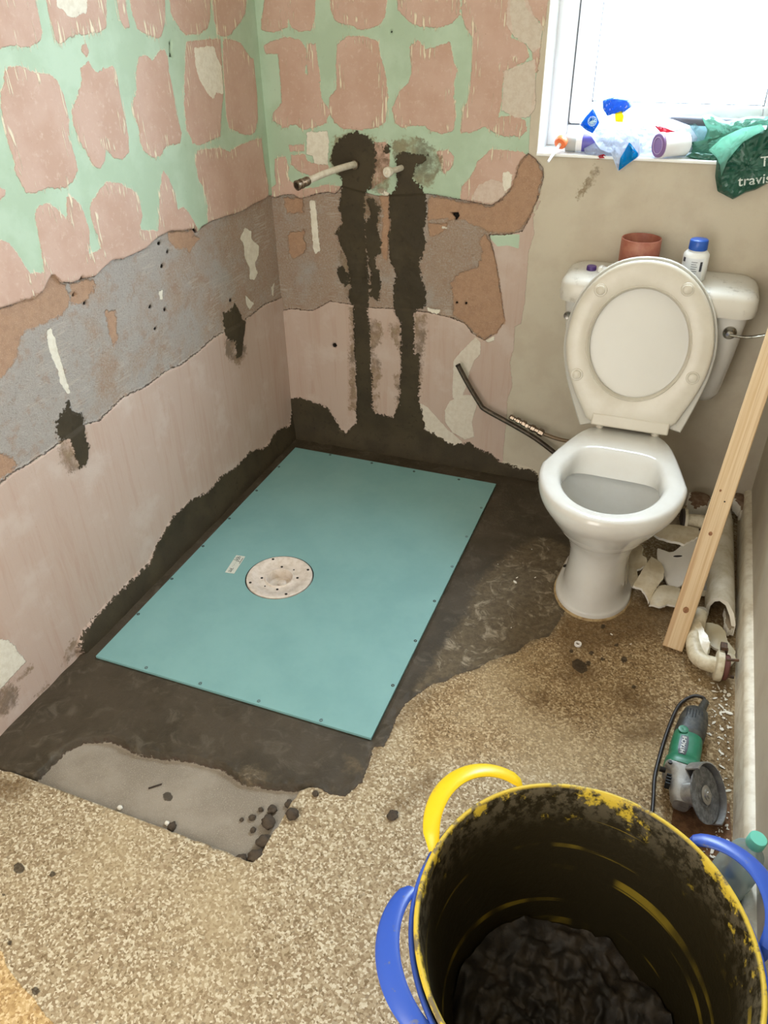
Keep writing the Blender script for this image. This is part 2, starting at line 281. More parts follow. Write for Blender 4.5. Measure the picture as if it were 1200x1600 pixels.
class MB:
    """vertex / face collector"""
    def __init__(s):
        s.v, s.f, s.m = [], [], []

    def add(s, vs, fs, mi=0, M=None):
        k = len(s.v)
        for p in vs:
            p = Vector(p)
            s.v.append(M @ p if M is not None else p)
        for f in fs:
            s.f.append([i + k for i in f])
            s.m.append(mi)
        return s

    def box(s, c, d, M=None, mi=0):
        x, y, z = [q / 2 for q in d]
        vs = [(c[0] + a * x, c[1] + b * y, c[2] + e * z) for a in (-1, 1) for b in (-1, 1) for e in (-1, 1)]
        fs = [(0, 1, 3, 2), (4, 6, 7, 5), (0, 4, 5, 1), (2, 3, 7, 6), (0, 2, 6, 4), (1, 5, 7, 3)]
        return s.add(vs, fs, mi, M)

    def rings(s, rings, cap0=True, cap1=True, mi=0, M=None):
        n = len(rings[0])
        vs = [p for r in rings for p in r]
        fs = []
        for i in range(len(rings) - 1):
            for j in range(n):
                a, b = i * n + j, i * n + (j + 1) % n
                fs.append((a, b, b + n, a + n))
        if cap0: fs.append(tuple(range(n))[::-1])
        if cap1: fs.append(tuple(range((len(rings) - 1) * n, len(rings) * n)))
        return s.add(vs, fs, mi, M)

    def lathe(s, prof, seg=32, M=None, cap0=True, cap1=True, mi=0):
        rg = [[(r * math.cos(2 * math.pi * k / seg), r * math.sin(2 * math.pi * k / seg), z) for k in range(seg)] for r, z in prof]
        return s.rings(rg, cap0, cap1, mi, M)

    def cyl(s, p0, p1, r, seg=20, r1=None, mi=0):
        p0, p1 = Vector(p0), Vector(p1)
        q = (p1 - p0).to_track_quat('Z', 'Y').to_matrix().to_4x4()
        M = Matrix.Translation(p0) @ q
        L = (p1 - p0).length
        return s.lathe([(r, 0), (r if r1 is None else r1, L)], seg, M, mi=mi)

    def sweep(s, pts, rad, seg=12, ref=(0, 0, 1), caps=True, mi=0):
        """ellipse swept along points; rad = list of (along binormal, along normal)"""
        pts = [Vector(p) for p in pts]
        rg = []
        n0 = Vector(ref)
        for i, p in enumerate(pts):
            t = (pts[min(i + 1, len(pts) - 1)] - pts[max(i - 1, 0)]).normalized()
            n = (n0 - t * n0.dot(t))
            if n.length < 1e-4: n = t.orthogonal()
            n.normalize()
            b = t.cross(n)
            a_, b_ = rad[i] if isinstance(rad, list) else (rad, rad)
            rg.append([p + b * (a_ * math.cos(2 * math.pi * k / seg)) + n * (b_ * math.sin(2 * math.pi * k / seg)) for k in range(seg)])
        return s.rings(rg, caps, caps, mi)

    def build(s, name, mat, parent=None, smooth=True, bevel=0, bseg=2, subsurf=0, angle=40, normals=True):
        me = bpy.data.meshes.new(name)
        me.from_pydata([tuple(v) for v in s.v], [], s.f)
        mats = mat if isinstance(mat, (list, tuple)) else [mat]
        for m in mats: me.materials.append(m)
        me.polygons.foreach_set('material_index', s.m)
        if normals:
            bm = bmesh.new()
            bm.from_mesh(me)
            bmesh.ops.recalc_face_normals(bm, faces=bm.faces)
            bm.to_mesh(me)
            bm.free()
        o = bpy.data.objects.new(name, me)
        COL.objects.link(o)
        if smooth:
            me.polygons.foreach_set('use_smooth', [True] * len(me.polygons))
        if bevel:
            b = o.modifiers.new('bevel', 'BEVEL')
            b.width = bevel
            b.segments = bseg
            b.limit_method = 'ANGLE'
            b.angle_limit = R(35)
        if subsurf:
            q = o.modifiers.new('subsurf', 'SUBSURF')
            q.levels = q.render_levels = subsurf
        if smooth and not subsurf:
            me.set_sharp_from_angle(angle=R(angle))
        if parent:
            o.parent = parent
        return o


def smoothpath(P, n=8):
    """Catmull-Rom through points"""
    P = [Vector(p) for p in P]
    Q = [P[0] * 2 - P[1]] + P + [P[-1] * 2 - P[-2]]
    out = []
    for i in range(1, len(Q) - 2):
        a, b, c, d = Q[i - 1:i + 3]
        for k in range(n):
            t = k / n
            out.append(0.5 * ((2 * b) + (c - a) * t + (2 * a - 5 * b + 4 * c - d) * t * t + (3 * b - a - 3 * c + d) * t ** 3))
    out.append(P[-1])
    return out


# ------------------------------------------------------------------ materials
def new_mat(name):
    m = bpy.data.materials.new(name)
    m.use_nodes = True
    nt = m.node_tree
    return m, nt, nt.nodes['Principled BSDF']


class NB:
    """small node-tree helper"""
    def __init__(s, nt):
        s.nt = nt

    def n(s, t, **kw):
        o = s.nt.nodes.new(t)
        for k, v in kw.items(): setattr(o, k, v)
        return o

    def link(s, a, b):
        s.nt.links.new(a, b)

    def val(s, sock, v):
        if hasattr(v, 'is_output') or isinstance(v, bpy.types.NodeSocket): s.link(v, sock)
        else: sock.default_value = v

    def math(s, op, a, b=0.0, c=0.0, clamp=False):
        o = s.n('ShaderNodeMath', operation=op, use_clamp=clamp)
        s.val(o.inputs[0], a); s.val(o.inputs[1], b); s.val(o.inputs[2], c)
        return o.outputs[0]

    def noise(s, vec, scale, detail=4, rough=0.55, dist=0.0):
        o = s.n('ShaderNodeTexNoise')
        s.link(vec, o.inputs['Vector'])
        o.inputs['Scale'].default_value = scale
        o.inputs['Detail'].default_value = detail
        o.inputs['Roughness'].default_value = rough
        o.inputs['Distortion'].default_value = dist
        return o.outputs[0]

    def voro(s, vec, scale, feature='F1', out='Distance'):
        o = s.n('ShaderNodeTexVoronoi', feature=feature)
        s.link(vec, o.inputs['Vector'])
        o.inputs['Scale'].default_value = scale
        return o.outputs[out]

    def scale(s, vec, sc):
        o = s.n('ShaderNodeMapping')
        s.link(vec, o.inputs[0])
        o.inputs['Scale'].default_value = sc
        return o.outputs[0]

    def step(s, x, lo, hi):
        o = s.n('ShaderNodeMapRange', clamp=True, interpolation_type='SMOOTHSTEP')
        s.val(o.inputs[0], x); s.val(o.inputs[1], lo); s.val(o.inputs[2], hi)
        return o.outputs[0]

    def mix(s, f, a, b):
        o = s.n('ShaderNodeMix', data_type='RGBA', clamp_factor=True)
        s.val(o.inputs[0], f); s.val(o.inputs[6], a); s.val(o.inputs[7], b)
        return o.outputs[2]

    def mixf(s, f, a, b):
        o = s.n('ShaderNodeMix', data_type='FLOAT', clamp_factor=True)
        s.val(o.inputs[0], f); s.val(o.inputs[2], a); s.val(o.inputs[3], b)
        return o.outputs[0]

    def attr(s, name):
        return s.n('ShaderNodeAttribute', attribute_name=name).outputs['Fac']

    def obj(s):
        return s.n('ShaderNodeTexCoord').outputs['Object']

    def geo(s):
        return s.n('ShaderNodeNewGeometry').outputs['Position']

    def bump(s, h, strength=0.5, dist=0.002):
        o = s.n('ShaderNodeBump')
        s.val(o.inputs['Height'], h)
        o.inputs['Strength'].default_value = strength
        o.inputs['Distance'].default_value = dist
        return o.outputs[0]


def simple(name, col, rough=0.5, metal=0.0, col2=None, nscale=20, bump=0.0, bscale=200, spec=0.5, lo=0.4, hi=0.65, trans=0.0, alpha=1.0, coat=0.0, sss=0.0):
    m, nt, b = new_mat(name)
    g = NB(nt)
    v = g.obj()
    if col2 is not None:
        f = g.step(g.noise(v, nscale, 6, 0.65), lo, hi)
        g.link(g.mix(f, lin(col), lin(col2)), b.inputs['Base Color'])
    else:
        f = g.noise(v, nscale, 3)
        h = g.n('ShaderNodeHueSaturation')
        g.link(g.math('MULTIPLY_ADD', f, 0.16, 0.92), h.inputs['Value'])
        h.inputs['Color'].default_value = lin(col)
        g.link(h.outputs[0], b.inputs['Base Color'])
    b.inputs['Roughness'].default_value = rough
    b.inputs['Metallic'].default_value = metal
    b.inputs['Specular IOR Level'].default_value = spec
    b.inputs['Transmission Weight'].default_value = trans
    b.inputs['Alpha'].default_value = alpha
    b.inputs['Coat Weight'].default_value = coat
    if bump:
        g.link(g.bump(g.noise(v, bscale, 5, 0.6), bump, 0.002), b.inputs['Normal'])
    return m


def film(name, col, alpha=0.55, rough=0.25):
    """thin translucent plastic: see-through, diffuse both ways, glossy"""
    m, nt, b = new_mat(name)
    g = NB(nt)
    out = nt.nodes['Material Output']
    tr = g.n('ShaderNodeBsdfTransparent')
    tl = g.n('ShaderNodeBsdfTranslucent')
    tl.inputs[0].default_value = lin(col)
    b.inputs['Base Color'].default_value = lin(col)
    b.inputs['Roughness'].default_value = rough
    g.link(g.bump(g.noise(g.obj(), 60, 4), 0.5, 0.004), b.inputs['Normal'])
    m1 = g.n('ShaderNodeMixShader'); m1.inputs[0].default_value = 0.62
    g.link(b.outputs[0], m1.inputs[1]); g.link(tl.outputs[0], m1.inputs[2])
    m2 = g.n('ShaderNodeMixShader'); m2.inputs[0].default_value = alpha
    g.link(tr.outputs[0], m2.inputs[1]); g.link(m1.outputs[0], m2.inputs[2])
    g.link(m2.outputs[0], out.inputs[0])
    return m


def pane_mat():
    m, nt, b = new_mat('window_glass')
    g = NB(nt)
    tr = g.n('ShaderNodeBsdfTransparent'); tr.inputs[0].default_value = (0.96, 0.98, 1, 1)
    gl = g.n('ShaderNodeBsdfGlossy'); gl.inputs['Roughness'].default_value = 0.03
    mx = g.n('ShaderNodeMixShader'); mx.inputs[0].default_value = 0.06
    g.link(tr.outputs[0], mx.inputs[1]); g.link(gl.outputs[0], mx.inputs[2])
    g.link(mx.outputs[0], nt.nodes['Material Output'].inputs[0])
    return m


# --- layered surface: each layer is bounded by a distance field stored on the mesh
def layered(name, base, layers, chip=False, streaks=None, dirt_all=True):
    m, nt, b = new_mat(name)
    g = NB(nt)
    v = g.geo()
    n_edge = g.math('SUBTRACT', g.noise(v, 110, 5, 0.6), 0.5)
    n_wide = g.math('SUBTRACT', g.noise(v, 34, 4, 0.6), 0.5)
    fine = g.noise(v, 420, 4, 0.6)
    mid = g.noise(v, 60, 6, 0.7)
    wide = g.noise(v, 7, 5, 0.6)
    drag = g.noise(g.scale(v, (34, 34, 2.6)), 1.0, 6, 0.7, 0.5)
    blot = g.noise(v, 20, 6, 0.68, 1.2)
    srcs = {'blot': blot, 'fine': fine, 'mid': mid, 'wide': wide, 'drag': drag}
    col, rough, h = base['color'](g, v, srcs), base['rough'], g.math('MULTIPLY', fine, base.get('fine', 0.15))
    for L in layers:
        s = g.attr('d_' + L['attr'])
        s = g.math('ADD', s, g.math('MULTIPLY', n_edge, L.get('edge', 0.008)))
        if L.get('wide'): s = g.math('ADD', s, g.math('MULTIPLY', n_wide, L['wide']))
        if L.get('vert'): s = g.math('ADD', s, g.math('MULTIPLY', g.math('SUBTRACT', drag, 0.5), L['vert']))
        soft = L.get('soft', 0.0010)
        f = g.step(s, -soft, soft)
        if L.get('patchy'):
            lo, hi, sc = L['patchy']
            f = g.math('MULTIPLY', f, g.step(g.noise(v, sc, 6, 0.7), lo, hi))
        if L.get('rim'):
            rm = g.math('MULTIPLY', g.step(g.math('ABSOLUTE', s), 0.0016, 0.0008), g.step(mid, 0.42, 0.55))
            col = g.mix(rm, col, lin(L['rim']))
        c = L['color'](g, v, srcs)
        if L.get('opacity'): f = g.math('MULTIPLY', f, L['opacity'])
        col = g.mix(f, col, c)
        if L.get('edge_dark'):
            ed = g.math('MULTIPLY', g.step(g.math('ABSOLUTE', g.math('SUBTRACT', s, 0.0008)), 0.0016, 0.0006), g.step(mid, 0.38, 0.5))
            col = g.mix(g.math('MULTIPLY', ed, L['edge_dark']), col, lin((70, 52, 40)))
        rough = g.mixf(f, rough, L.get('rough', 0.85))
        hh = g.math('ADD', L.get('h', 0.0), g.math('ADD', g.math('MULTIPLY', fine, L.get('fine', 0.12)), g.math('MULTIPLY', mid, L.get('mid', 0.1))))
        if L.get('dragh'): hh = g.math('ADD', hh, g.math('MULTIPLY', drag, L['dragh']))
        h = g.mixf(f, h, hh)
        if L.get('strokes'):
            # thin trowel ridges left near the margin of the patch
            st = g.noise(g.scale(v, (150, 150, 14)), 1.0, 2, 0.5)
            zone = g.step(g.math('ABSOLUTE', g.math('SUBTRACT', s, 0.009)), 0.020, 0.010)
            zone = g.math('MULTIPLY', zone, g.step(g.noise(v, 11, 2), 0.45, 0.52))
            sf = g.math('MULTIPLY', g.step(st, 0.575, 0.62), zone)
            col = g.mix(sf, col, lin(L['strokes']))
            h = g.math('ADD', h, g.math('MULTIPLY', sf, 0.5))
    if dirt_all:
        sp = g.step(g.noise(v, 150, 3, 0.6), 0.70, 0.74)
        col = g.mix(g.math('MULTIPLY', sp, 0.35), col, lin((110, 88, 66)))
    g.link(col, b.inputs['Base Color'])
    g.val(b.inputs['Roughness'], rough)
    b.inputs['Specular IOR Level'].default_value = 0.25
    g.link(g.bump(h, 1.0, 0.0042), b.inputs['Normal'])
    return m


def two(c1, c2, src='wide', lo=0.4, hi=0.62, c3=None, src3='mid', lo3=0.55, hi3=0.7):
    def f(g, v, s):
        c = g.mix(g.step(s[src], lo, hi), lin(c1), lin(c2))
        if c3 is not None: c = g.mix(g.step(s[src3], lo3, hi3), c, lin(c3))
        return c
    return f


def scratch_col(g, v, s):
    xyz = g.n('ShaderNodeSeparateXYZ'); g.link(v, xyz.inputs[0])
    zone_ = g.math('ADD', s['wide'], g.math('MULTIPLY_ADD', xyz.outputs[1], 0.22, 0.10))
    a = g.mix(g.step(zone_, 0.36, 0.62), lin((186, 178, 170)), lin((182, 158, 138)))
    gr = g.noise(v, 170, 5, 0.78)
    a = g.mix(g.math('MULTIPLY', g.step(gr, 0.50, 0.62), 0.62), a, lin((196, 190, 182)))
    a = g.mix(g.math('MULTIPLY', g.step(gr, 0.44, 0.34), 0.5), a, lin((122, 106, 92)))  # pale grains and dark pits colour in the shading of the rough relief
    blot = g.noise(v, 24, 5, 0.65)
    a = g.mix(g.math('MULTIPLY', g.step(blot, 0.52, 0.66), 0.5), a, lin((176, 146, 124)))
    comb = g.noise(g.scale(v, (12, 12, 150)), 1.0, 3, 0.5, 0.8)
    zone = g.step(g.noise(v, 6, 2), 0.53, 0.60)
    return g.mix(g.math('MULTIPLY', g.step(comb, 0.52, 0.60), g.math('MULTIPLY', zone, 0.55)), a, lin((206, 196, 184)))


def chip_col(c_lo, c_mid, c_hi, c_dk):
    def f(g, v, s):
        w = g.n('ShaderNodeVectorMath', operation='ADD')
        nz = g.n('ShaderNodeTexNoise'); nz.inputs['Scale'].default_value = 130; g.link(v, nz.inputs['Vector'])
        sc = g.n('ShaderNodeVectorMath', operation='SCALE'); g.link(nz.outputs['Color'], sc.inputs[0]); sc.inputs['Scale'].default_value = 0.006
        g.link(v, w.inputs[0]); g.link(sc.outputs[0], w.inputs[1])
        vo = g.n('ShaderNodeTexVoronoi'); vo.inputs['Scale'].default_value = 235; g.link(w.outputs[0], vo.inputs['Vector'])
        sep = g.n('ShaderNodeSeparateColor'); g.link(vo.outputs['Color'], sep.inputs[0])
        k = sep.outputs[0]
        c = g.mix(g.step(k, 0.15, 0.45), lin(c_lo), lin(c_mid))
        c = g.mix(g.step(k, 0.60, 0.92), c, lin(c_hi))
        c = g.mix(g.math('MULTIPLY', g.step(sep.outputs[1], 0.84, 0.93), 0.75), c, lin(c_dk))
        big = g.noise(v, 3.0, 4, 0.6)
        c = g.mix(g.math('MULTIPLY', g.step(big, 0.46, 0.66), 0.35), c, lin((186, 166, 130)))
        return c
    return f


C_PINK = two((196, 166, 150), (188, 156, 138), 'wide', c3=(204, 178, 164), src3='mid', lo3=0.52, hi3=0.74)
C_GREEN = two((168, 188, 162), (178, 198, 174), 'wide', c3=(156, 174, 148), src3='mid', lo3=0.6, hi3=0.8)
C_LOW = two((190, 168, 154), (184, 158, 142), 'drag', 0.45, 0.70, c3=(198, 180, 168), src3='wide', lo3=0.5, hi3=0.7)
C_ORANGE = two((176, 140, 112), (166, 130, 104), 'mid', c3=(196, 166, 138), src3='fine', lo3=0.55, hi3=0.68)
C_CEM = two((62, 54, 40), (72, 63, 46), 'wide', c3=(52, 45, 32), src3='mid', lo3=0.55, hi3=0.7)
C_HALO = two((116, 88, 60), (132, 114, 80), 'mid', 0.35, 0.65, c3=(82, 66, 44), src3='wide', lo3=0.45, hi3=0.62)
C_CREAM = two((196, 186, 166), (188, 176, 156), 'wide', c3=(182, 170, 150), src3='mid', lo3=0.62, hi3=0.75)
C_WHITE = two((226, 220, 204), (216, 208, 190), 'mid')
C_PALE = two((208, 192, 178), (198, 178, 162), 'mid')

WALL_LAYERS = [
    dict(attr='low', color=C_LOW, edge=0.012, rough=0.8, fine=0.08, mid=0.15, dragh=0.05, h=0.2),
    dict(attr='green', color=C_GREEN, edge=0.004, rough=0.6, fine=0.03, mid=0.05, h=0.3),
    dict(attr='pink', color=C_PINK, edge=0.009, wide=0.006, vert=0.016, rough=0.85, fine=0.06, mid=0.08, h=0.55, rim=(222, 206, 178), strokes=(224, 212, 186)),
    dict(attr='pale', color=C_PALE, edge=0.012, rough=0.85, fine=0.1, mid=0.2, h=0.6, opacity=0.85),
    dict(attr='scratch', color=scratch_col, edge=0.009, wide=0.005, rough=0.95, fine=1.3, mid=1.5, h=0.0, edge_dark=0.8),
    dict(attr='orange', color=C_ORANGE, edge=0.020, wide=0.026, soft=0.004, rough=0.95, fine=0.5, mid=0.25, h=-0.1, opacity=0.92),
    dict(attr='cream', color=C_WHITE, edge=0.008, rough=0.8, mid=0.3, h=0.5, opacity=0.7),
    dict(attr='white', color=C_WHITE, edge=0.012, wide=0.004, rough=0.8, mid=0.2, h=0.6),
    dict(attr='halo', color=C_HALO, edge=0.05, wide=0.03, soft=0.006, patchy=(0.30, 0.56, 22), rough=0.9, fine=0.3, mid=0.3, opacity=0.72),
    dict(attr='cement', color=C_CEM, edge=0.034, wide=0.020, soft=0.0016, rough=0.7, fine=0.25, mid=0.2, h=0.6),
    dict(attr='hole', color=two((24, 18, 14), (30, 24, 18)), edge=0.003, rough=0.95, h=-1.0),
]
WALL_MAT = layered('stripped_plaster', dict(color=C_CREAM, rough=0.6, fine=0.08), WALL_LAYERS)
FLOOR_LAYERS = [
    dict(attr='ochre', color=chip_col((164, 132, 88), (190, 160, 112), (214, 188, 146), (140, 110, 70)), edge=0.006, rough=0.85, h=0.2),
    dict(attr='tan', color=chip_col((118, 92, 58), (146, 118, 80), (186, 160, 120), (88, 66, 42)), edge=0.06, wide=0.10, soft=0.05, rough=0.85, fine=0.3, opacity=0.75),  # browner chipboard: dimmer, warmer light of the mid-right floor put into the colour
    dict(attr='seam', color=two((176, 156, 128), (166, 146, 118), 'mid'), edge=0.004, soft=0.003, rough=0.9, opacity=0.6, h=-0.1),
    dict(attr='dirt', color=two((96, 74, 46), (122, 96, 62), 'mid', c3=(70, 54, 36), src3='fine', lo3=0.5, hi3=0.65), edge=0.05, wide=0.05, soft=0.03, rough=0.9, fine=0.4, opacity=0.72),
    dict(attr='wood', color=two((122, 88, 60), (96, 68, 46), 'mid'), edge=0.003, rough=0.8, mid=0.2),
    dict(attr='concrete', color=two((150, 140, 126), (134, 124, 110), 'wide', c3=(166, 156, 142), src3='fine', lo3=0.52, hi3=0.7), edge=0.002, rough=0.95, fine=0.4, mid=0.2),
    dict(attr='cement', color=two((72, 63, 50), (62, 54, 41), 'wide', c3=(88, 80, 67), src3='blot', lo3=0.5, hi3=0.72), edge=0.012, wide=0.005, soft=0.0012, rough=0.5, fine=0.2, mid=0.5, h=0.4, edge_dark=0.6),
    dict(attr='semidry', color=two((112, 98, 76), (90, 78, 60), 'mid', c3=(164, 150, 128), src3='blot', lo3=0.52, hi3=0.68), edge=0.04, wide=0.06, soft=0.018, rough=0.8, fine=0.3, mid=0.3, h=0.4, opacity=0.75),
    dict(attr='dark', color=two((46, 38, 28), (60, 50, 38), 'mid'), edge=0.008, rough=0.9, h=0.2, opacity=0.85),
]
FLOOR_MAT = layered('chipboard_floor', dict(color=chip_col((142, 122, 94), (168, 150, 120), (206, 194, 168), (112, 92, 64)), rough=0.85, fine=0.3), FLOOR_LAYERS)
PAINT_MAT = layered('cream_paint', dict(color=C_CREAM, rough=0.55, fine=0.08), [], dirt_all=False)
CEIL_MAT = simple('ceiling_paint', (232, 226, 212), 0.8, nscale=5)


# ------------------------------------------------------------------ distance fields
def vnoise(P, scale, seed):
    rs = np.random.RandomState(seed)
    G = rs.rand(128, 128)
    q = P * scale + 37.0
    i = np.floor(q).astype(int)
    f = q - i
    f = f * f * (3 - 2 * f)
    i = i % 127
    a = G[i[:, 0], i[:, 1]]; b_ = G[i[:, 0] + 1, i[:, 1]]; c = G[i[:, 0], i[:, 1] + 1]; d = G[i[:, 0] + 1, i[:, 1] + 1]
    return (a * (1 - f[:, 0]) + b_ * f[:, 0]) * (1 - f[:, 1]) + (c * (1 - f[:, 0]) + d * f[:, 0]) * f[:, 1]


def sdf(polys, P, clip=0.06):
    out = np.full(len(P), -clip)
    for poly in polys:
        A = np.array(poly, float) / 1000.0
        lo, hi = A.min(0) - clip, A.max(0) + clip
        idx = np.where((P[:, 0] > lo[0]) & (P[:, 0] < hi[0]) & (P[:, 1] > lo[1]) & (P[:, 1] < hi[1]))[0]
        if not len(idx): continue
        p = P[idx]
        dm = np.full(len(p), 1e9)
        ins = np.zeros(len(p), bool)
        for k in range(len(A)):
            a, c = A[k], A[(k + 1) % len(A)]
            e = c - a
            w = p - a
            t = np.clip((w @ e) / max(e @ e, 1e-12), 0, 1)
            d = ((w - t[:, None] * e) ** 2).sum(1)
            dm = np.minimum(dm, d)
            cond = (a[1] > p[:, 1]) != (c[1] > p[:, 1])
            xi = a[0] + (p[:, 1] - a[1]) / (e[1] if abs(e[1]) > 1e-12 else 1e-12) * e[0]
            ins ^= cond & (p[:, 0] < xi)
        s = np.sqrt(dm) * np.where(ins, 1, -1)
        out[idx] = np.maximum(out[idx], np.clip(s, -clip, clip))
    return out


def sst(x, a, b_):
    t = np.clip((x - a) / (b_ - a), 0, 1)
    return t * t * (3 - 2 * t)


def axis(segments):
    out = []
    for a, b_, st in segments:
        n = max(1, int(round((b_ - a) / st)))
        out += [a + (b_ - a) * k / n for k in range(n)]
    out.append(segments[-1][1])
    return np.array(out)


def relief(name, us, vs, to3, key, mat, names, disp, skip=None):
    """grid surface with stored distance fields and real relief; to3(u, v, d) gives the point"""
    U, V = np.meshgrid(us, vs, indexing='ij')
    P = np.stack([U.ravel(), V.ravel()], 1)
    D = {}
    for k in names:
        D[k] = sdf(TRACE[key][k], P) if k in TRACE.get(key, {}) else np.full(len(P), -0.06)
    d = disp(P, D)
    co = to3(P[:, 0], P[:, 1], d)
    nu, nv = len(us), len(vs)
    I = np.arange(nu * nv).reshape(nu, nv)
    F = np.stack([I[:-1, :-1], I[1:, :-1], I[1:, 1:], I[:-1, 1:]], -1).reshape(-1, 4)
    if skip is not None:
        c = P[F].mean(1)
        F = F[~skip(c)]
    me = bpy.data.meshes.new(name)
    me.vertices.add(len(co)); me.vertices.foreach_set('co', co.astype(np.float32).ravel())
    me.loops.add(F.size); me.loops.foreach_set('vertex_index', F.astype(np.int32).ravel())
    me.polygons.add(len(F)); me.polygons.foreach_set('loop_start', (np.arange(len(F)) * 4).astype(np.int32))
    me.polygons.foreach_set('use_smooth', np.ones(len(F), bool))
    for k in names:
        a = me.attributes.new('d_' + k, 'FLOAT', 'POINT')
        a.data.foreach_set('value', D[k].astype(np.float32))
    me.update(calc_edges=True)
    me.validate()
    me.materials.append(mat)
    o = bpy.data.objects.new(name, me)
    COL.objects.link(o)
    return tag(o, kind='structure')


WN = [L['attr'] for L in WALL_LAYERS]
FN = [L['attr'] for L in FLOOR_LAYERS]
RX = 1.66          # right wall


def wall_disp(P, D):
    n = vnoise(P, 26, 3) - 0.5
    n2 = vnoise(P, 120, 4) - 0.5
    sc = sst(D['scratch'], -0.002, 0.003)
    d = 0.0015 * (vnoise(P, 5, 8) - 0.5) - 0.006 * sc + sc * (0.0026 * n + 0.0016 * n2)
    d += 0.0012 * sst(D['pink'], -0.002, 0.002) * (1 - sc)
    ce = sst(D['cement'], -0.004, 0.004)
    d += ce * (0.003 + 0.003 * n)
    # mortar fillet swelling towards the floor
    low = sst(P[:, 1], 0.10, 0.0)
    d += ce * low * 0.012
    d -= 0.012 * sst(D['hole'], -0.003, 0.002)
    return d


# ------------------------------------------------------------------ room shell
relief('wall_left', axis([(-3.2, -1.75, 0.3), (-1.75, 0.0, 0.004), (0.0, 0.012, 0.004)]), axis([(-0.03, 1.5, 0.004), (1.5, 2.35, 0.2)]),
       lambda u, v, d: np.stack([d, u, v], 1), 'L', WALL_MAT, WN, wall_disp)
WX0, WX1, WZ0, WZ1, WD = 0.866, 1.56, 1.07, 2.10, 0.13
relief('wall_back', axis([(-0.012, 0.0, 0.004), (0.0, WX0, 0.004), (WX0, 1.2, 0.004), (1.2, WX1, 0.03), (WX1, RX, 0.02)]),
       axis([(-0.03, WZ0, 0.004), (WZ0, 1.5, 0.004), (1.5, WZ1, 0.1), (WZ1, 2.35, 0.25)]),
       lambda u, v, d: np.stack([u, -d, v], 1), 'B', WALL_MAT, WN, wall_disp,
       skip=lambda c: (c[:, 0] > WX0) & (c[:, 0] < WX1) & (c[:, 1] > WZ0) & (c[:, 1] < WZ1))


def floor_disp(P, D):
    n = vnoise(P, 22, 11) - 0.5
    n2 = vnoise(P, 90, 12) - 0.5
    con = sst(D['concrete'] + 0.0015 * n2, -0.001, 0.001)
    ce = sst(D['cement'] + 0.003 * n2, 0.0005, 0.006)
    base = -0.017 * con + con * 0.0012 * n2
    n3 = vnoise(P, 60, 14)
    edge = sst(D['cement'], 0.035, 0.004)
    cem = -0.0005 + 0.0035 * n + edge * (0.004 * n2 + 0.005 * (n3 - 0.35))
    d = base * (1 - ce) + ce * cem
    tx = np.maximum(np.maximum(0.047 - P[:, 0], P[:, 0] - 0.840), np.maximum(-1.284 - P[:, 1], P[:, 1] + 0.084))
    d = np.where(tx < -0.003, -0.07, d)
    d = np.where((tx >= -0.003) & (tx < 0.006), -0.003, d)
    d += sst(D['dark'], -0.002, 0.004) * 0.002
    return d


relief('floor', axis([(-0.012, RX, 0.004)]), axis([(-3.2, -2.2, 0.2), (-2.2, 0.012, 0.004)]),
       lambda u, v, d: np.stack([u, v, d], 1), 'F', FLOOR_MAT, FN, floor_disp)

w = MB()
w.box((RX + 0.05, -1.6, 1.16), (0.1, 3.4, 2.42))
tag(w.build('wall_right', PAINT_MAT, smooth=False), kind='structure')
w = MB()
w.box((0.10, -2.90, 1.16), (0.4, 0.1, 2.42)); w.box((1.46, -2.90, 1.16), (0.5, 0.1, 2.42)); w.box((0.755, -2.90, 2.24), (0.91, 0.1, 0.28))
tag(w.build('wall_front', PAINT_MAT, smooth=False), kind='structure')
w = MB()
w.box((0.83, -1.6, 2.4), (1.9, 3.5, 0.1))
tag(w.build('ceiling', CEIL_MAT, smooth=False), kind='structure')
# the masonry and skin behind the plaster, around the window opening
w = MB()
for x0, x1, z0, z1 in ((-0.1, WX0, -0.05, 2.35), (WX1, RX + 0.1, -0.05, 2.35), (WX0, WX1, -0.05, WZ0), (WX0, WX1, WZ1, 2.35)):
    w.box(((x0 + x1) / 2, 0.02 + 0.12, (z0 + z1) / 2), (x1 - x0, 0.24, z1 - z0))
tag(w.build('wall_outer', CEIL_MAT, smooth=False), kind='structure')
w = MB()
w.box((-0.07, -1.6, 1.16), (0.1, 3.3, 2.42))
tag(w.build('wall_party', CEIL_MAT, smooth=False), kind='structure')

SILL_MAT = simple('white_gloss_paint', (238, 238, 234), 0.35, nscale=8)
UPVC = simple('white_upvc', (240, 242, 245), 0.3, nscale=6)
UPVC_GREY = simple('grey_gasket', (70, 72, 76), 0.6)  # dark grey of the gasket and glazing seal themselves
w = MB()
w.box((WX0 + 0.0015, WD / 2, (WZ0 + WZ1) / 2), (0.003, WD, WZ1 - WZ0))
w.box((WX1 - 0.0015, WD / 2, (WZ0 + WZ1) / 2), (0.003, WD, WZ1 - WZ0))
w.box(((WX0 + WX1) / 2, WD / 2, WZ1 - 0.0015), (WX1 - WX0, WD, 0.003))
tag(w.build('trim_1', SILL_MAT, smooth=False), kind='structure')
w = MB()
w.box(((WX0 + WX1) / 2, WD / 2 - 0.003, WZ0 + 0.001), (WX1 - WX0, WD + 0.008, 0.008))
tag(w.build('trim_2', SILL_MAT, smooth=False, bevel=0.002), kind='structure')

win = thing('window_1', None, None, ((WX0 + WX1) / 2, WD, WZ0))
win['kind'] = 'structure'


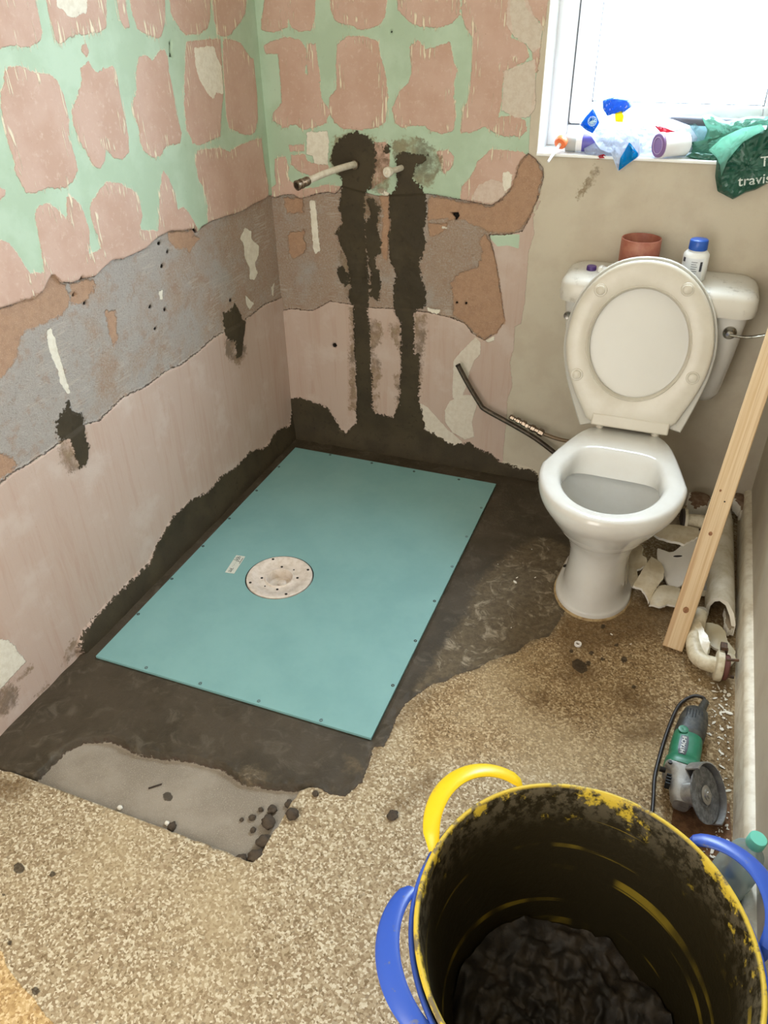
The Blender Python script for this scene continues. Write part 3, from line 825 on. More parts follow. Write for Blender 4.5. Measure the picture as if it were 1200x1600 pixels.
def frame(x0, x1, z0, z1, t, y0, y1, nm, mat, par, bev=0.004):
    b_ = MB()
    yc, dy = (y0 + y1) / 2, y1 - y0
    ox, oy, oz = par.location if par.parent is None else win.location
    b_.box((x0 + t / 2 - ox, yc - oy, (z0 + z1) / 2 - oz), (t, dy, z1 - z0))
    b_.box((x1 - t / 2 - ox, yc - oy, (z0 + z1) / 2 - oz), (t, dy, z1 - z0))
    b_.box(((x0 + x1) / 2 - ox, yc - oy, z0 + t / 2 - oz), (x1 - x0 - 2 * t, dy, t))
    b_.box(((x0 + x1) / 2 - ox, yc - oy, z1 - t / 2 - oz), (x1 - x0 - 2 * t, dy, t))
    return b_.build(nm, mat, par, smooth=False, bevel=bev)


fr = frame(WX0, WX1, WZ0 + 0.004, WZ1, 0.058, WD, WD + 0.07, 'window_frame', UPVC, win)
sa = frame(WX0 + 0.062, WX1 - 0.062, WZ0 + 0.066, WZ1 - 0.062, 0.058, WD - 0.012, WD + 0.05, 'sash', UPVC, win, 0.007)
gk = frame(WX0 + 0.058, WX1 - 0.058, WZ0 + 0.062, WZ1 - 0.058, 0.006, WD + 0.002, WD + 0.04, 'gasket', UPVC_GREY, fr, 0)
gs = frame(WX0 + 0.119, WX1 - 0.119, WZ0 + 0.123, WZ1 - 0.119, 0.003, WD - 0.004, WD + 0.02, 'glazing_seal', UPVC_GREY, sa, 0)
b_ = MB()
b_.box((0, 0.02, (WZ1 - WZ0) / 2), (WX1 - WX0 - 0.24, 0.006, WZ1 - WZ0 - 0.24))
b_.build('pane', pane_mat(), sa, smooth=False)
hb = MB()
hb.box((-0.265, -0.022, 0.52), (0.02, 0.012, 0.05)); hb.box((-0.262, -0.038, 0.50), (0.014, 0.012, 0.11))
hb.build('window_handle', UPVC, sa, bevel=0.003)

# skirting board on the right wall
SK = simple('old_gloss_paint', (226, 216, 194), 0.45, col2=(206, 192, 166), nscale=30, bump=0.1)
w = MB()
prof = [(RX, -0.002), (1.640, -0.002), (1.640, 0.088), (1.6425, 0.096), (1.648, 0.101), (RX, 0.103)]
rg = [[(x, y, z) for x, z in prof] for y in np.linspace(-3.1, -0.003, 24)]
w.rings(rg)
tag(w.build('baseboard_right', SK, angle=60), kind='structure')

# ------------------------------------------------------------------ shower tray former
TX0, TX1, TY0, TY1 = 0.0466, 0.840, -1.2844, -0.0844
TURQ = simple('turquoise_board', (126, 168, 165), 0.42, col2=(118, 160, 158), nscale=5, bump=0.05, bscale=60, lo=0.35, hi=0.7)
tr = thing('shower_tray_former', 'turquoise rectangular shower tray former set flush in dark mortar', 'shower tray', ((TX0 + TX1) / 2, (TY0 + TY1) / 2, 0))
HW, HL = (TX1 - TX0) / 2, (TY1 - TY0) / 2
DX, DY = 0.0, 0.0


def onfloor_local(x, y):
    return x - tr.location.x, y - tr.location.y


DR = onfloor_local(0.353, -0.812)
# board with a round hole for the drain, slightly dished
b_ = MB()
seg = 64
rings_ = []
for t in (0, 0.12, 0.3, 0.55, 0.8, 1.0):
    rr = []
    for k in range(seg):
        a = 2 * math.pi * k / seg
        c, s_ = math.cos(a), math.sin(a)
        tx = ((HW - DR[0]) if c > 0 else (HW + DR[0])) / max(abs(c), 1e-9)
        ty = ((HL - DR[1]) if s_ > 0 else (HL + DR[1])) / max(abs(s_), 1e-9)
        far = min(tx, ty)
        rad = 0.1035 + (far - 0.1035) * t
        rr.append((DR[0] + c * rad, DR[1] + s_ * rad, 0.004 - 0.004 * (1 - t) ** 2))
    rings_.append(rr)
corner_fix = rings_[-1]
for sx in (-1, 1):
    for sy_ in (-1, 1):
        cpt = Vector((sx * HW, sy_ * HL))
        k = min(range(seg), key=lambda i: (Vector(corner_fix[i][:2]) - cpt).length)
        corner_fix[k] = (cpt.x, cpt.y, 0.004)
outer = corner_fix
rings_.append([(x, y, -0.018) for x, y, z in outer])
b_.rings(rings_[::1], cap0=False, cap1=False)
board = b_.build('board', TURQ, tr, angle=30)
SCR = simple('screw_dark', (60, 56, 50), 0.5, 0.6)
SCRG = simple('screw_grey', (112, 130, 132), 0.4, 0.7)
for (x, y, bright) in [(0.197, -0.092, 0), (0.369, -0.097, 0), (0.537, -0.101, 0), (0.707, -0.101, 0), (0.055, -0.41, 0), (0.053, -0.595, 0), (0.053, -0.76, 0), (0.053, -0.935, 0), (0.053, -1.104, 0), (0.054, -0.237, 0),
                       (0.20, -1.274, 1), (0.364, -1.273, 1), (0.534, -1.274, 1), (0.706, -1.276, 1), (0.83, -1.11, 0), (0.831, -0.937, 0), (0.829, -0.763, 0), (0.83, -0.592, 1), (0.829, -0.427, 1), (0.83, -0.25, 1)]:
    lx, ly = onfloor_local(x, y)
    q = MB()
    q.lathe([(0.0045, 0.003), (0.0045, 0.0048), (0.0022, 0.0048), (0.0020, 0.0036)], 12, Matrix.Translation((lx, ly, 0)))
    q.build('screw', SCRG if bright else SCR, board)
DRM = simple('drain_cream_plastic', (216, 204, 192), 0.45, col2=(200, 186, 170), nscale=60, bump=0.1)
b_ = MB()
b_.lathe([(0.100, -0.012), (0.1, 0.001), (0.098, 0.003), (0.080, 0.003), (0.074, -0.002), (0.066, -0.0025), (0.063, -0.004), (0.046, -0.004), (0.043, -0.0005), (0.040, -0.0005), (0.037, -0.006), (0.035, -0.030), (0.031, -0.034), (0.0, -0.034)], 64, Matrix.Translation((DR[0], DR[1], 0)), cap0=False, cap1=False)
dr = b_.build('drain_flange', DRM, tr)
b_ = MB()
b_.lathe([(0.0, -0.034), (0.014, -0.034), (0.013, -0.026), (0.007, -0.022), (0.0, -0.022)], 20, Matrix.Translation((DR[0] + 0.004, DR[1] + 0.006, 0)), cap0=False, cap1=False)
b_.build('drain_trap', DRM, dr)
for k, (rad, off, rr) in enumerate([(0.089, 40, 0.0042)] * 4 + [(0.054, 20, 0.0040)] * 4 + [(0.055, 65, 0.0026)] * 2):
    a = R(off + (k % 4) * 90 if k < 8 else off + (k - 8) * 180)
    q = MB()
    q.lathe([(rr, 0.0 if rad < .08 else 0.003), (rr, (0.0 if rad < .08 else 0.003) + 0.0008)], 10, Matrix.Translation((DR[0] + rad * math.cos(a), DR[1] + rad * math.sin(a), -0.0040 if rad < .08 else 0)))
    q.build('screw_hole', simple('hole_black', (34, 28, 22), 0.9) if k == 0 else bpy.data.materials['hole_black'], dr)
# sticker with scribbled print
STK = simple('sticker_paper', (206, 208, 196), 0.6)
INK = simple('black_ink', (28, 28, 28), 0.6)
lx, ly = onfloor_local(0.197, -0.806)
MS = Matrix.Translation((lx, ly, 0.0028)) @ Matrix.Rotation(R(97), 4, 'Z')
q = MB()
q.box((0, 0, 0), (0.088, 0.030, 0.0006), MS)
stk = q.build('sticker', STK, board, smooth=False)
q = MB()
rnd = random.Random(4)
for (x0, n_, s_) in ((-0.038, 4, 1.0), (0.016, 5, 1.3)):
    for k in range(n_):
        a = rnd.uniform(-0.9, 0.9)
        q.box((x0 + k * 0.005, rnd.uniform(-0.003, 0.003), 0.0005), (0.0014, 0.011 * s_, 0.0004), MS @ Matrix.Translation((0, 0.002, 0)) @ Matrix.Rotation(a * 0.15, 4, 'Z'))
        q.box((x0 + k * 0.005 + 0.002, rnd.uniform(-0.005, 0.005), 0.0005), (0.005, 0.0013, 0.0004), MS)
for k in range(6):
    q.box((-0.012 + 0.004 * k, 0.004 - 0.0016 * (k % 3), 0.0005), (0.0022, 0.0008, 0.0004), MS)
q.box((0.02, -0.011, 0.0005), (0.03, 0.0016, 0.0004), MS)
q.build('print', INK, stk, smooth=False)

# ------------------------------------------------------------------ mortar lumps, stones and small bits lying on the floor
MORT = simple('damp_mortar', (72, 60, 46), 0.85, col2=(58, 48, 36), nscale=80, bump=0.6, bscale=260)
STONE = simple('white_chip', (226, 220, 206), 0.7, bump=0.2)


def lump(name, mat, loc, r, squash, seed, lab, cat, group=None, rug=0.35):
    bm = bmesh.new()
    bmesh.ops.create_icosphere(bm, subdivisions=3, radius=1)
    off = Vector((seed * 7.3, seed * 3.1, seed))
    for v in bm.verts:
        d = 1 + rug * (mn.noise(v.co * 1.7 + off)) + rug * 0.5 * mn.noise(v.co * 4.5 + off)
        v.co = Vector((v.co.x * r * d, v.co.y * r * d * 0.85, v.co.z * r * d * squash))
    zmin = min(v.co.z for v in bm.verts)
    for v in bm.verts: v.co.z -= zmin + 0.15 * r * squash
    me = bpy.data.meshes.new(name)
    bm.to_mesh(me); bm.free()
    me.polygons.foreach_set('use_smooth', [True] * len(me.polygons))
    me.materials.append(mat)
    o = bpy.data.objects.new(name, me)
    COL.objects.link(o)
    o.location = loc
    o.rotation_euler = (0, 0, seed * 1.3)
    return tag(o, lab, cat, group)


for i, (x, y, r, lab) in enumerate([
        (0.704, -1.529, .011, 'mortar crumb on bare concrete, uppermost of the pair at the chipboard edge'),
        (0.712, -1.561, .017, 'widest mortar crumb of the middle of the heap on bare concrete'),
        (0.724, -1.604, .016, 'long dark mortar crumb touching the cut chipboard edge above the corner'),
        (0.688, -1.586, .007, 'small round mortar crumb left of the long one on bare concrete'),
        (0.672, -1.560, .008, 'oval mortar crumb left of the widest crumb on bare concrete'),
        (0.652, -1.572, .005, 'tiny mortar crumb, leftmost of the heap on bare concrete'),
        (0.680, -1.536, .006, 'small mortar crumb, upper left of the heap on bare concrete'),
        (0.726, -1.640, .017, 'flattened mortar lump filling the corner cut-out of the chipboard'),
        (0.733, -1.503, .011, 'mortar crumb nearest the dark mortar bed, against the cut chipboard'),
        (0.700, -1.655, .012, 'mortar crumb at the very corner, lowest of the heap on bare concrete')]):
    lump('mortar_crumb', MORT, (x, y, -0.017), r, 0.6, i + 1, lab, 'mortar crumb', 'mortar crumbs in the corner of the bare concrete patch')
lump('mortar_crumb', MORT, (0.757, -1.534, 0.0), .015, 0.6, 31, 'largest dark mortar crumb on the pale chipboard beside the concrete patch', 'mortar crumb')
lump('mortar_crumb', MORT, (0.781, -1.468, 0.0), .008, 0.6, 33, 'small dark mortar crumb on chipboard just off the mortar edge', 'mortar crumb')
lump('mortar_crumb', MORT, (0.96, -1.46, 0.0), .013, 0.35, 35, 'flat dark mortar crumb left of the yellow tub handle', 'mortar crumb')
lump('stone_chip', STONE, (0.385, -1.640, -0.017), .0065, 0.6, 41, 'white stone chip at the cut chipboard edge, nearer the left wall', 'stone chip', rug=0.2)
lump('stone_chip', STONE, (0.505, -1.636, -0.017), .006, 0.6, 43, 'white stone chip beside a crumb pile at the middle of the cut chipboard edge', 'stone chip')
lump('mortar_crumb', MORT, (0.520, -1.640, -0.017), .011, 0.5, 47, 'dark crumb beside the white chip at the cut chipboard edge', 'mortar crumb')
q = MB()
q.box((0, 0, 0.002), (0.030, 0.003, 0.003))
o = q.build('wood_splinter', simple('dark_wood', (50, 38, 28), 0.8), bevel=0.0006)
o.location = (0.425, -1.565, -0.0165); o.rotation_euler = (0, 0, 0.75)
tag(o, 'short dark splinter lying on the bare concrete patch', 'splinter')

# white ring and little bits near the toilet foot
q = MB()
q.lathe([(0.0095, 0), (0.0095, 0.006), (0.0055, 0.006), (0.0055, 0), (0.0095, 0)], 24, cap0=False, cap1=False)
o = q.build('plastic_ring', simple('ring_white', (236, 232, 226), 0.4))
o.location = (1.245, -0.800, 0.0015)
tag(o, 'small white plastic ring on the stained floor in front of the toilet', 'ring')

# ------------------------------------------------------------------ pipes on the back wall
PIPEW = simple('white_pipe', (222, 216, 200), 0.4, col2=(206, 196, 176), nscale=50)
BRASS = simple('dull_metal_fitting', (150, 136, 120), 0.32, 0.85, col2=(110, 92, 74), nscale=90)
DKM = simple('tarnished_pipe', (70, 62, 52), 0.42, 0.55, col2=(92, 80, 66), nscale=70)

t = thing('water_pipe', 'long white water pipe with open brass coupling sticking out of dark mortar', 'pipe', (0.306, 0, 1.016))
q = MB()
pa = smoothpath([(0, 0.01, 0), (-0.006, -0.05, 0.004), (-0.035, -0.14, 0.0), (-0.068, -0.225, -0.012)], 6)
q.sweep(pa, 0.0098, 16)
q.build('pipe', PIPEW, t)
d_ = (Vector(pa[-1]) - Vector(pa[-3])).normalized()
e = Vector(pa[-1])
q = MB(); q.cyl((0, 0.0, 0), (-0.002, -0.012, 0.001), 0.0135, 20); q.build('collar', BRASS, t)
q = MB()
M = Matrix.Translation(e) @ d_.to_track_quat('Z', 'Y').to_matrix().to_4x4()
q.lathe([(0.0115, -0.012), (0.013, -0.008), (0.013, 0.004), (0.0105, 0.006), (0.0105, 0.012), (0.014, 0.014), (0.014, 0.019), (0.0105, 0.021), (0.0105, 0.027), (0.0145, 0.029), (0.0145, 0.035), (0.011, 0.036), (0.0095, 0.036), (0.0085, 0.02), (0.0, 0.018)], 24, M, cap1=False)
q.build('coupling', BRASS, t)
t = thing('water_pipe', 'short white capped water pipe stub in the right-hand mortar chase', 'pipe', (0.457, 0, 1.014))
q = MB(); q.sweep([(0, 0.01, 0), (-0.003, -0.03, 0.001), (-0.010, -0.07, 0.002)], 0.0085, 16); q.build('pipe', PIPEW, t)
q = MB()
M = Matrix.Translation((-0.010, -0.068, 0.002)) @ Vector((-0.25, -1, 0.0)).normalized().to_track_quat('Z', 'Y').to_matrix().to_4x4()
q.lathe([(0.0105, 0), (0.0125, 0.003), (0.0125, 0.010), (0.0145, 0.012), (0.0145, 0.022), (0.012, 0.024), (0.007, 0.024), (0.006, 0.021), (0, 0.021)], 24, M, cap1=False)
q.build('end_cap', PIPEW, t)

t = thing('copper_pipe', 'bent dark pipe with open end leaning up the wall behind the toilet', 'pipe', (0.78, -0.03, 0.0))
t.location = (0, 0, 0)
q = MB()
q.sweep(smoothpath([(0.668, -0.035, 0.412), (0.705, -0.037, 0.352), (0.752, -0.040, 0.285), (0.775, -0.042, 0.265), (0.87, -0.042, 0.225), (0.96, -0.045, 0.185), (1.06, -0.05, 0.125), (1.12, -0.05, 0.09)], 6), 0.0085, 14)
q.build('pipe', DKM, t)
q = MB(); M = Matrix.Translation((0.6678, -0.035, 0.4124)) @ Vector((-0.037, 0.002, 0.06)).to_track_quat('Z', 'Y').to_matrix().to_4x4()
q.lathe([(0.0088, -0.004), (0.0088, 0.001), (0.0064, 0.001), (0.0060, -0.002), (0, -0.002)], 14, M, cap1=False); q.build('open_end', simple('cut_edge', (36, 30, 24), 0.7, 0.4), t)
t = thing('valve_fitting', 'chain of worn brass compression fittings lying along the dark pipe', 'fitting', (0, 0, 0))
a0, a1 = Vector((0.865, -0.052, 0.258)), Vector((0.985, -0.058, 0.216))
q = MB()
M = Matrix.Translation(a0) @ (a1 - a0).to_track_quat('Z', 'Y').to_matrix().to_4x4()
q.lathe([(0.006, -0.004), (0.010, 0), (0.010, 0.012), (0.007, 0.014), (0.007, 0.020), (0.0115, 0.022), (0.0115, 0.034), (0.008, 0.036), (0.008, 0.042), (0.012, 0.044), (0.012, 0.056), (0.008, 0.058), (0.008, 0.074), (0.013, 0.077), (0.013, 0.090), (0.010, 0.092), (0.010, 0.104), (0.0135, 0.106), (0.0135, 0.122), (0.009, 0.124)], 8, M)
q.build('valve_body', BRASS, t, angle=30)
q = MB(); q.cyl((0.926, -0.054, 0.238), (0.926, -0.072, 0.244), 0.006); q.build('valve_screw', BRASS, t)
q = MB(); q.sweep(smoothpath([(0.983, -0.058, 0.217), (1.03, -0.055, 0.205), (1.07, -0.05, 0.20), (1.10, -0.06, 0.205)], 5), 0.0065, 12); q.build('feed_pipe', simple('copper_dull', (132, 112, 88), 0.45, 0.4), t)

# ------------------------------------------------------------------ toilet
CERAM = simple('glazed_ceramic', (214, 212, 206), 0.14, col2=(204, 200, 192), nscale=4, lo=0.35, hi=0.7, coat=0.3)
PLAST = simple('ivory_seat_plastic', (208, 202, 188), 0.32, col2=(200, 192, 176), nscale=6)
LIDW = simple('lid_plastic', (206, 203, 194), 0.3, nscale=4)
toi = thing('toilet', 'white ceramic toilet pan with its ivory seat and lid raised, standing on the stained floor', 'toilet', (1.25, -0.50, 0))
tz = Matrix.Rotation(R(-1.5), 4, 'Z')


def egg(hw, front, back, yb=0.0, rear=0.6, z=0, n=72, p=2.0):
    """outline: front half ellipse, rear narrowing to rear*hw; local y, front is -y"""
    out = []
    for k in range(n):
        a = 2 * math.pi * k / n
        c, s_ = math.cos(a), math.sin(a)
        if s_ <= 0:
            x, y = hw * c, yb + front * s_
        else:
            # straight taper from the widest point back to a flat rear edge
            wr = hw * rear
            big = 1e9
            if abs(c) > 1e-6:
                t1 = 1.0 / (abs(c) / hw + s_ * (1 - rear) / back)
            else:
                t1 = big
            t2 = back / max(s_, 1e-6)
            te = 1.0 / math.sqrt((c / hw) ** 2 + (s_ / (back * 1.12)) ** 2)
            tm = (t1 ** -7 + t2 ** -7) ** (-1 / 7)
            t3 = tm * 0.94 + min(te, t2) * 0.06
            x, y = t3 * c, yb + t3 * s_
        out.append((x, y, z))
    return out


q = MB()
Y0 = -0.055
secs = [egg(.106, .135, .17, Y0, .9, 0.000), egg(.1065, .135, .17, Y0, .9, 0.014), egg(.102, .133, .165, Y0, .9, 0.019), egg(.092, .131, .155, Y0, .9, 0.024), egg(.087, .128, .15, Y0, .9, 0.06),
        egg(.080, .118, .15, Y0, .9, 0.12), egg(.082, .112, .155, Y0, .9, 0.17), egg(.098, .125, .17, Y0, .85, 0.215), egg(.128, .160, .19, Y0, .8, 0.26), egg(.155, .195, .21, Y0, .75, 0.30),
        egg(.176, .222, .235, Y0, .70, 0.335), egg(.184, .232, .25, Y0, .66, 0.350), egg(.189, .239, .262, Y0, .62, 0.368), egg(.190, .240, .270, Y0, .60, 0.385), egg(.186, .236, .268, Y0, .60, 0.396), egg(.178, .228, .262, Y0, .60, 0.401)]
inn = [egg(.146, .196, .135, Y0, .75, 0.399), egg(.137, .187, .125, Y0, .75, 0.392), egg(.131, .181, .112, Y0, .8, 0.378), egg(.128, .178, .090, Y0, .85, 0.350), egg(.130, .180, .078, Y0, .9, 0.338), egg(.150, .198, .085, Y0, .9, 0.334),
       egg(.148, .195, .090, Y0, .9, 0.31), egg(.128, .165, .085, Y0, .9, 0.26), egg(.095, .115, .075, Y0, .9, 0.21), egg(.062, .070, .060, Y0, .9, 0.175), egg(.05, .055, .05, Y0, .9, 0.15), egg(.02, .02, .02, Y0, .9, 0.145)]
q.rings(secs + inn, M=tz)
pan = q.build('pan', CERAM, toi, angle=60)
q = MB()
q.lathe([(0.0075, 0.0), (0.0075, 0.0012)], 14, Matrix.Translation((-0.0945, 0.005, 0.0215)) @ Matrix.Rotation(R(-25), 4, 'Y'))
q.build('bolt_hole', bpy.data.materials['hole_black'], pan)
q = MB()
q.rings([egg(.1115, .1405, .175, Y0, .9, -0.002), egg(.110, .139, .175, Y0, .9, 0.004), egg(.102, .132, .165, Y0, .9, 0.007)], M=tz)
q.build('silicone_bead', simple('stained_sealant', (176, 152, 110), 0.6, col2=(140, 112, 74), nscale=60), pan)
q = MB()
q.lathe([(0.050, 0.0), (0.050, 0.001)], 32, Matrix.Translation((0, Y0 - 0.005, 0.165)))
q.build('water', simple('toilet_water', (150, 146, 132), 0.03), pan)
q = MB()
q.cyl((0, 0.06, 0.12), (0, 0.44, 0.16), 0.048, 28, 0.045); q.cyl((0, 0.16, 0.30), (0, 0.245, 0.345), 0.024, 20)
q.build('flush_spigot', CERAM, toi)

# raised seat: local frame at the hinge, x right, y up the seat, z towards the viewer
SEAT_T = R(15)
Ms = Matrix.Translation((0.009, 0.20, 0.419)) @ Matrix.Rotation(R(90) - SEAT_T + R(0), 4, 'X')
# after rotation: local y -> up and back, local z -> towards -y (viewer)
Ms = Ms @ Matrix.Rotation(R(4.5), 4, 'Z')


def closed_polar(ctrl, yc_, z, n=72):
    """smooth closed outline through half-outline control points (x >= 0, top to bottom), sampled by angle about (0, yc_)"""
    full = [Vector((x, y, 0)) for x, y in ctrl] + [Vector((-x, y, 0)) for x, y in ctrl[-2:0:-1]]
    m_ = len(full)
    fine = []
    for i in range(m_):
        a, b_2, c, d = full[i - 1], full[i], full[(i + 1) % m_], full[(i + 2) % m_]
        for k in range(12):
            t_ = k / 12
            fine.append(0.5 * ((2 * b_2) + (c - a) * t_ + (2 * a - 5 * b_2 + 4 * c - d) * t_ * t_ + (3 * b_2 - a - 3 * c + d) * t_ ** 3))
    an = sorted((math.atan2(p.y - yc_, p.x) % (2 * math.pi), math.hypot(p.x, p.y - yc_)) for p in fine)
    aa = np.array([p[0] for p in an]); rr = np.array([p[1] for p in an])
    aa = np.concatenate([aa - 2 * math.pi, aa, aa + 2 * math.pi]); rr = np.tile(rr, 3)
    out = []
    for k in range(n):
        t_ = 2 * math.pi * k / n
        r_ = float(np.interp(t_, aa, rr))
        out.append((r_ * math.cos(t_), yc_ + r_ * math.sin(t_), z))
    return out


SEAT_O = [(0, .452), (.075, .437), (.138, .390), (.180, .318), (.196, .232), (.187, .155), (.163, .090), (.134, .035), (.118, .006), (.100, .002), (0, .002)]
LID_O = [(0, .461), (.078, .446), (.143, .397), (.187, .322), (.204, .232), (.196, .155), (.176, .085), (.152, .020), (.140, -.012), (.120, -.006), (.06, .000), (0, .000)]


def seat_out(ctrl, d, z):
    c_ = [(x * (1 - d / 0.2) if x else 0, 0.228 + (y - 0.228) * (1 - d / 0.225)) for x, y in ctrl]
    return closed_polar(c_, 0.228, z)


def oval(hw, top, bot, yc_, z, flat=0.0, n=72):
    return [(hw * math.cos(2 * math.pi * k / n), yc_ + (top if math.sin(2 * math.pi * k / n) > 0 else bot) * math.sin(2 * math.pi * k / n), z) for k in range(n)]


yc = 0.228
q = MB()
q.rings([seat_out(SEAT_O, .003, -0.002), seat_out(SEAT_O, 0, 0.003), seat_out(SEAT_O, 0.001, 0.011), seat_out(SEAT_O, .006, 0.0145), seat_out(SEAT_O, .012, 0.016),
         oval(.140, .158, .158, yc, 0.016), oval(.134, .152, .152, yc, 0.013), oval(.131, .149, .149, yc, 0.004), oval(.131, .149, .149, yc, -0.002), seat_out(SEAT_O, .003, -0.002)], cap0=False, cap1=False, M=Ms)
ring = q.build('seat_ring', PLAST, toi, angle=50)
q = MB()
q.rings([oval(.1345, .1525, .1525, yc, 0.0155), oval(.137, .155, .155, yc, 0.0185), oval(.1400, .158, .158, yc, 0.0165)], cap0=False, cap1=False, M=Ms)
q.build('raised_lip', PLAST, ring)
for (x, y) in ((-.112, .372), (.112, .378), (-.158, .138), (.152, .146)):
    q = MB()
    q.lathe([(0.0175, 0.014), (0.0175, 0.018), (0.016, 0.0195), (0.013, 0.0195), (0.012, 0.0255), (0.010, 0.027), (0, 0.027)], 28, Ms @ Matrix.Translation((x, y, 0)), cap1=False)
    q.build('buffer', PLAST, ring)
q = MB()
q.rings([seat_out(LID_O, .014, -0.022), seat_out(LID_O, .004, -0.018), seat_out(LID_O, 0, -0.010), seat_out(LID_O, 0.0005, -0.002), seat_out(LID_O, .003, 0.0), seat_out(LID_O, .006, -0.0035), oval(.12, .14, .13, yc, -0.006, .1), oval(.01, .01, .01, yc, -0.0065)], M=Ms)
lid = q.build('seat_lid', LIDW, toi, angle=50)
q = MB()
q.box((0, 0.006, 0.006), (0.215, 0.036, 0.024), Ms @ Matrix.Rotation(R(-4.5), 4, 'Z'))
bar = q.build('hinge_bar', PLAST, toi, bevel=0.005, bseg=3)
for sx in (-1, 1):
    q = MB()
    q.cyl((0.005 + sx * 0.078, 0.198, 0.398), (0.005 + sx * 0.078, 0.198, 0.426), 0.011, 20)
    q.build('hinge_post', PLAST, bar)

# ------------------------------------------------------------------ cistern
CX = 1.262
cis = thing('toilet_cistern', 'dusty white ceramic cistern with lid, fixed to the wall behind the raised seat', 'cistern', (CX, 0, 0.45))


def rrect(hx, y0, y1, r, z, n=8, bow=0.0):
    pts = []
    for cx_, cy_, a0_ in ((hx - r, y1 - r, 0), (-hx + r, y1 - r, 90), (-hx + r, y0 + r, 180), (hx - r, y0 + r, 270)):
        for k in range(n + 1):
            a = R(a0_ + 90 * k / n)
            x, y = cx_ + r * math.cos(a), cy_ + r * math.sin(a)
            if y < (y0 + y1) / 2: y -= bow * (1 - (x / hx) ** 2)
            pts.append((x, y, z))
    return pts


DUSTY = simple('dusty_ceramic', (208, 203, 192), 0.3, col2=(150, 140, 124), nscale=34, lo=0.54, hi=0.78)
q = MB()
q.rings([rrect(.190, -.135, -.004, .04, 0.0), rrect(.212, -.155, -.003, .045, 0.008), rrect(.222, -.164, -.003, .045, 0.03), rrect(.236, -.172, -.003, .04, 0.15), rrect(.246, -.180, -.003, .035, 0.26), rrect(.247, -.181, -.003, .035, 0.272)])
q.build('tank', CERAM, cis, angle=60)
q = MB()
q.rings([rrect(.250, -.186, -.003, .04, 0.268), rrect(.262, -.198, -.002, .045, 0.272), rrect(.264, -.200, -.002, .045, 0.29), rrect(.262, -.197, -.002, .045, 0.318), rrect(.254, -.188, -.003, .045, 0.330), rrect(.238, -.172, -.006, .04, 0.337), rrect(.2, -.14, -.02, .04, 0.339)])
q.build('tank_lid', DUSTY, cis, angle=60)
q = MB()
Mc = Matrix.Translation((-0.231, -0.176, 0.225)) @ Matrix.Rotation(R(90), 4, 'X')
q.lathe([(0.0115, 0), (0.0115, 0.005), (0.010, 0.007), (0.008, 0.0065), (0.004, 0.0055), (0, 0.0055)], 24, Mc, cap1=False)
q.build('overflow_plug', simple('old_chrome', (150, 146, 138), 0.35, 0.7, col2=(96, 88, 76), nscale=120), cis)
CHR = simple('worn_chrome', (186, 182, 172), 0.2, 0.95, col2=(120, 112, 98), nscale=40)
q = MB()
q.lathe([(0.018, 0), (0.018, 0.004), (0.015, 0.008), (0.011, 0.011), (0.009, 0.018), (0, 0.019)], 28, Matrix.Translation((0.208, -0.178, 0.228)) @ Matrix.Rotation(R(90), 4, 'X'), cap1=False)
lev = q.build('lever_boss', CHR, cis)
q = MB()
q.sweep(smoothpath([(0.210, -0.196, 0.228), (0.232, -0.203, 0.229), (0.262, -0.205, 0.232), (0.296, -0.203, 0.242)], 5), [(0.0055 + 0.003 * k / 15, 0.0032) for k in range(16)], 12)
q.build('flush_lever', CHR, lev)

# things on the cistern
ZC = 0.45 + 0.3385
TERR = simple('brown_drain_plastic', (148, 84, 66), 0.5, col2=(166, 108, 86), nscale=26, bump=0.1)
q = MB()
q.lathe([(0.052, 0), (0.0545, 0.002), (0.0545, 0.028), (0.0535, 0.030), (0.0545, 0.032), (0.0545, 0.092), (0.0535, 0.094), (0.0515, 0.094), (0.0505, 0.092), (0.0505, 0.004), (0.052, 0)], 48, cap0=False, cap1=False)
o = q.build('pipe_collar', TERR, angle=50)
o.location = (1.195, -0.075, ZC)
tag(o, 'open-ended brown plastic drain pipe offcut upright on the cistern', 'pipe offcut')
BOTW = simple('bottle_white', (232, 232, 228), 0.3, nscale=5)
BLUEC = simple('cap_blue', (34, 84, 172), 0.35)
bt = thing('cleaner_bottle', 'white plastic bottle with ribbed blue screw cap behind the toilet seat', 'bottle', (1.346, -0.095, ZC - 0.0005))
q = MB()
q.lathe([(0.031, 0), (0.034, 0.003), (0.034, 0.064), (0.033, 0.070), (0.028, 0.076), (0.021, 0.079), (0.021, 0.085)], 40)
q.build('body', BOTW, bt, angle=60)
q = MB()
rg = []
for r_, z_ in ((0.0235, 0.081), (0.0245, 0.083), (0.0240, 0.105), (0.0215, 0.108), (0.0, 0.108)):
    rg.append([((r_ - (0.0007 if k % 2 else 0)) * math.cos(2 * math.pi * k / 72), (r_ - (0.0007 if k % 2 else 0)) * math.sin(2 * math.pi * k / 72), z_) for k in range(72)])
q.rings(rg, cap1=False)
q.build('cap', BLUEC, bt, angle=70)


def arc_patch(r, a0, a1, z0, z1, n=12):
    out = MB()
    vs = []
    for k in range(n + 1):
        a = a0 + (a1 - a0) * k / n
        for rr in (r, r + 0.0006):
            for z in (z0, z1): vs.append((rr * math.cos(a), rr * math.sin(a), z))
    fs = []
    for k in range(n):
        i = 4 * k
        fs += [(i, i + 1, i + 5, i + 4), (i + 2, i + 6, i + 7, i + 3), (i, i + 4, i + 6, i + 2), (i + 1, i + 3, i + 7, i + 5)]
    fs += [(0, 2, 3, 1), (4 * n, 4 * n + 1, 4 * n + 3, 4 * n + 2)]
    return out.add(vs, fs)


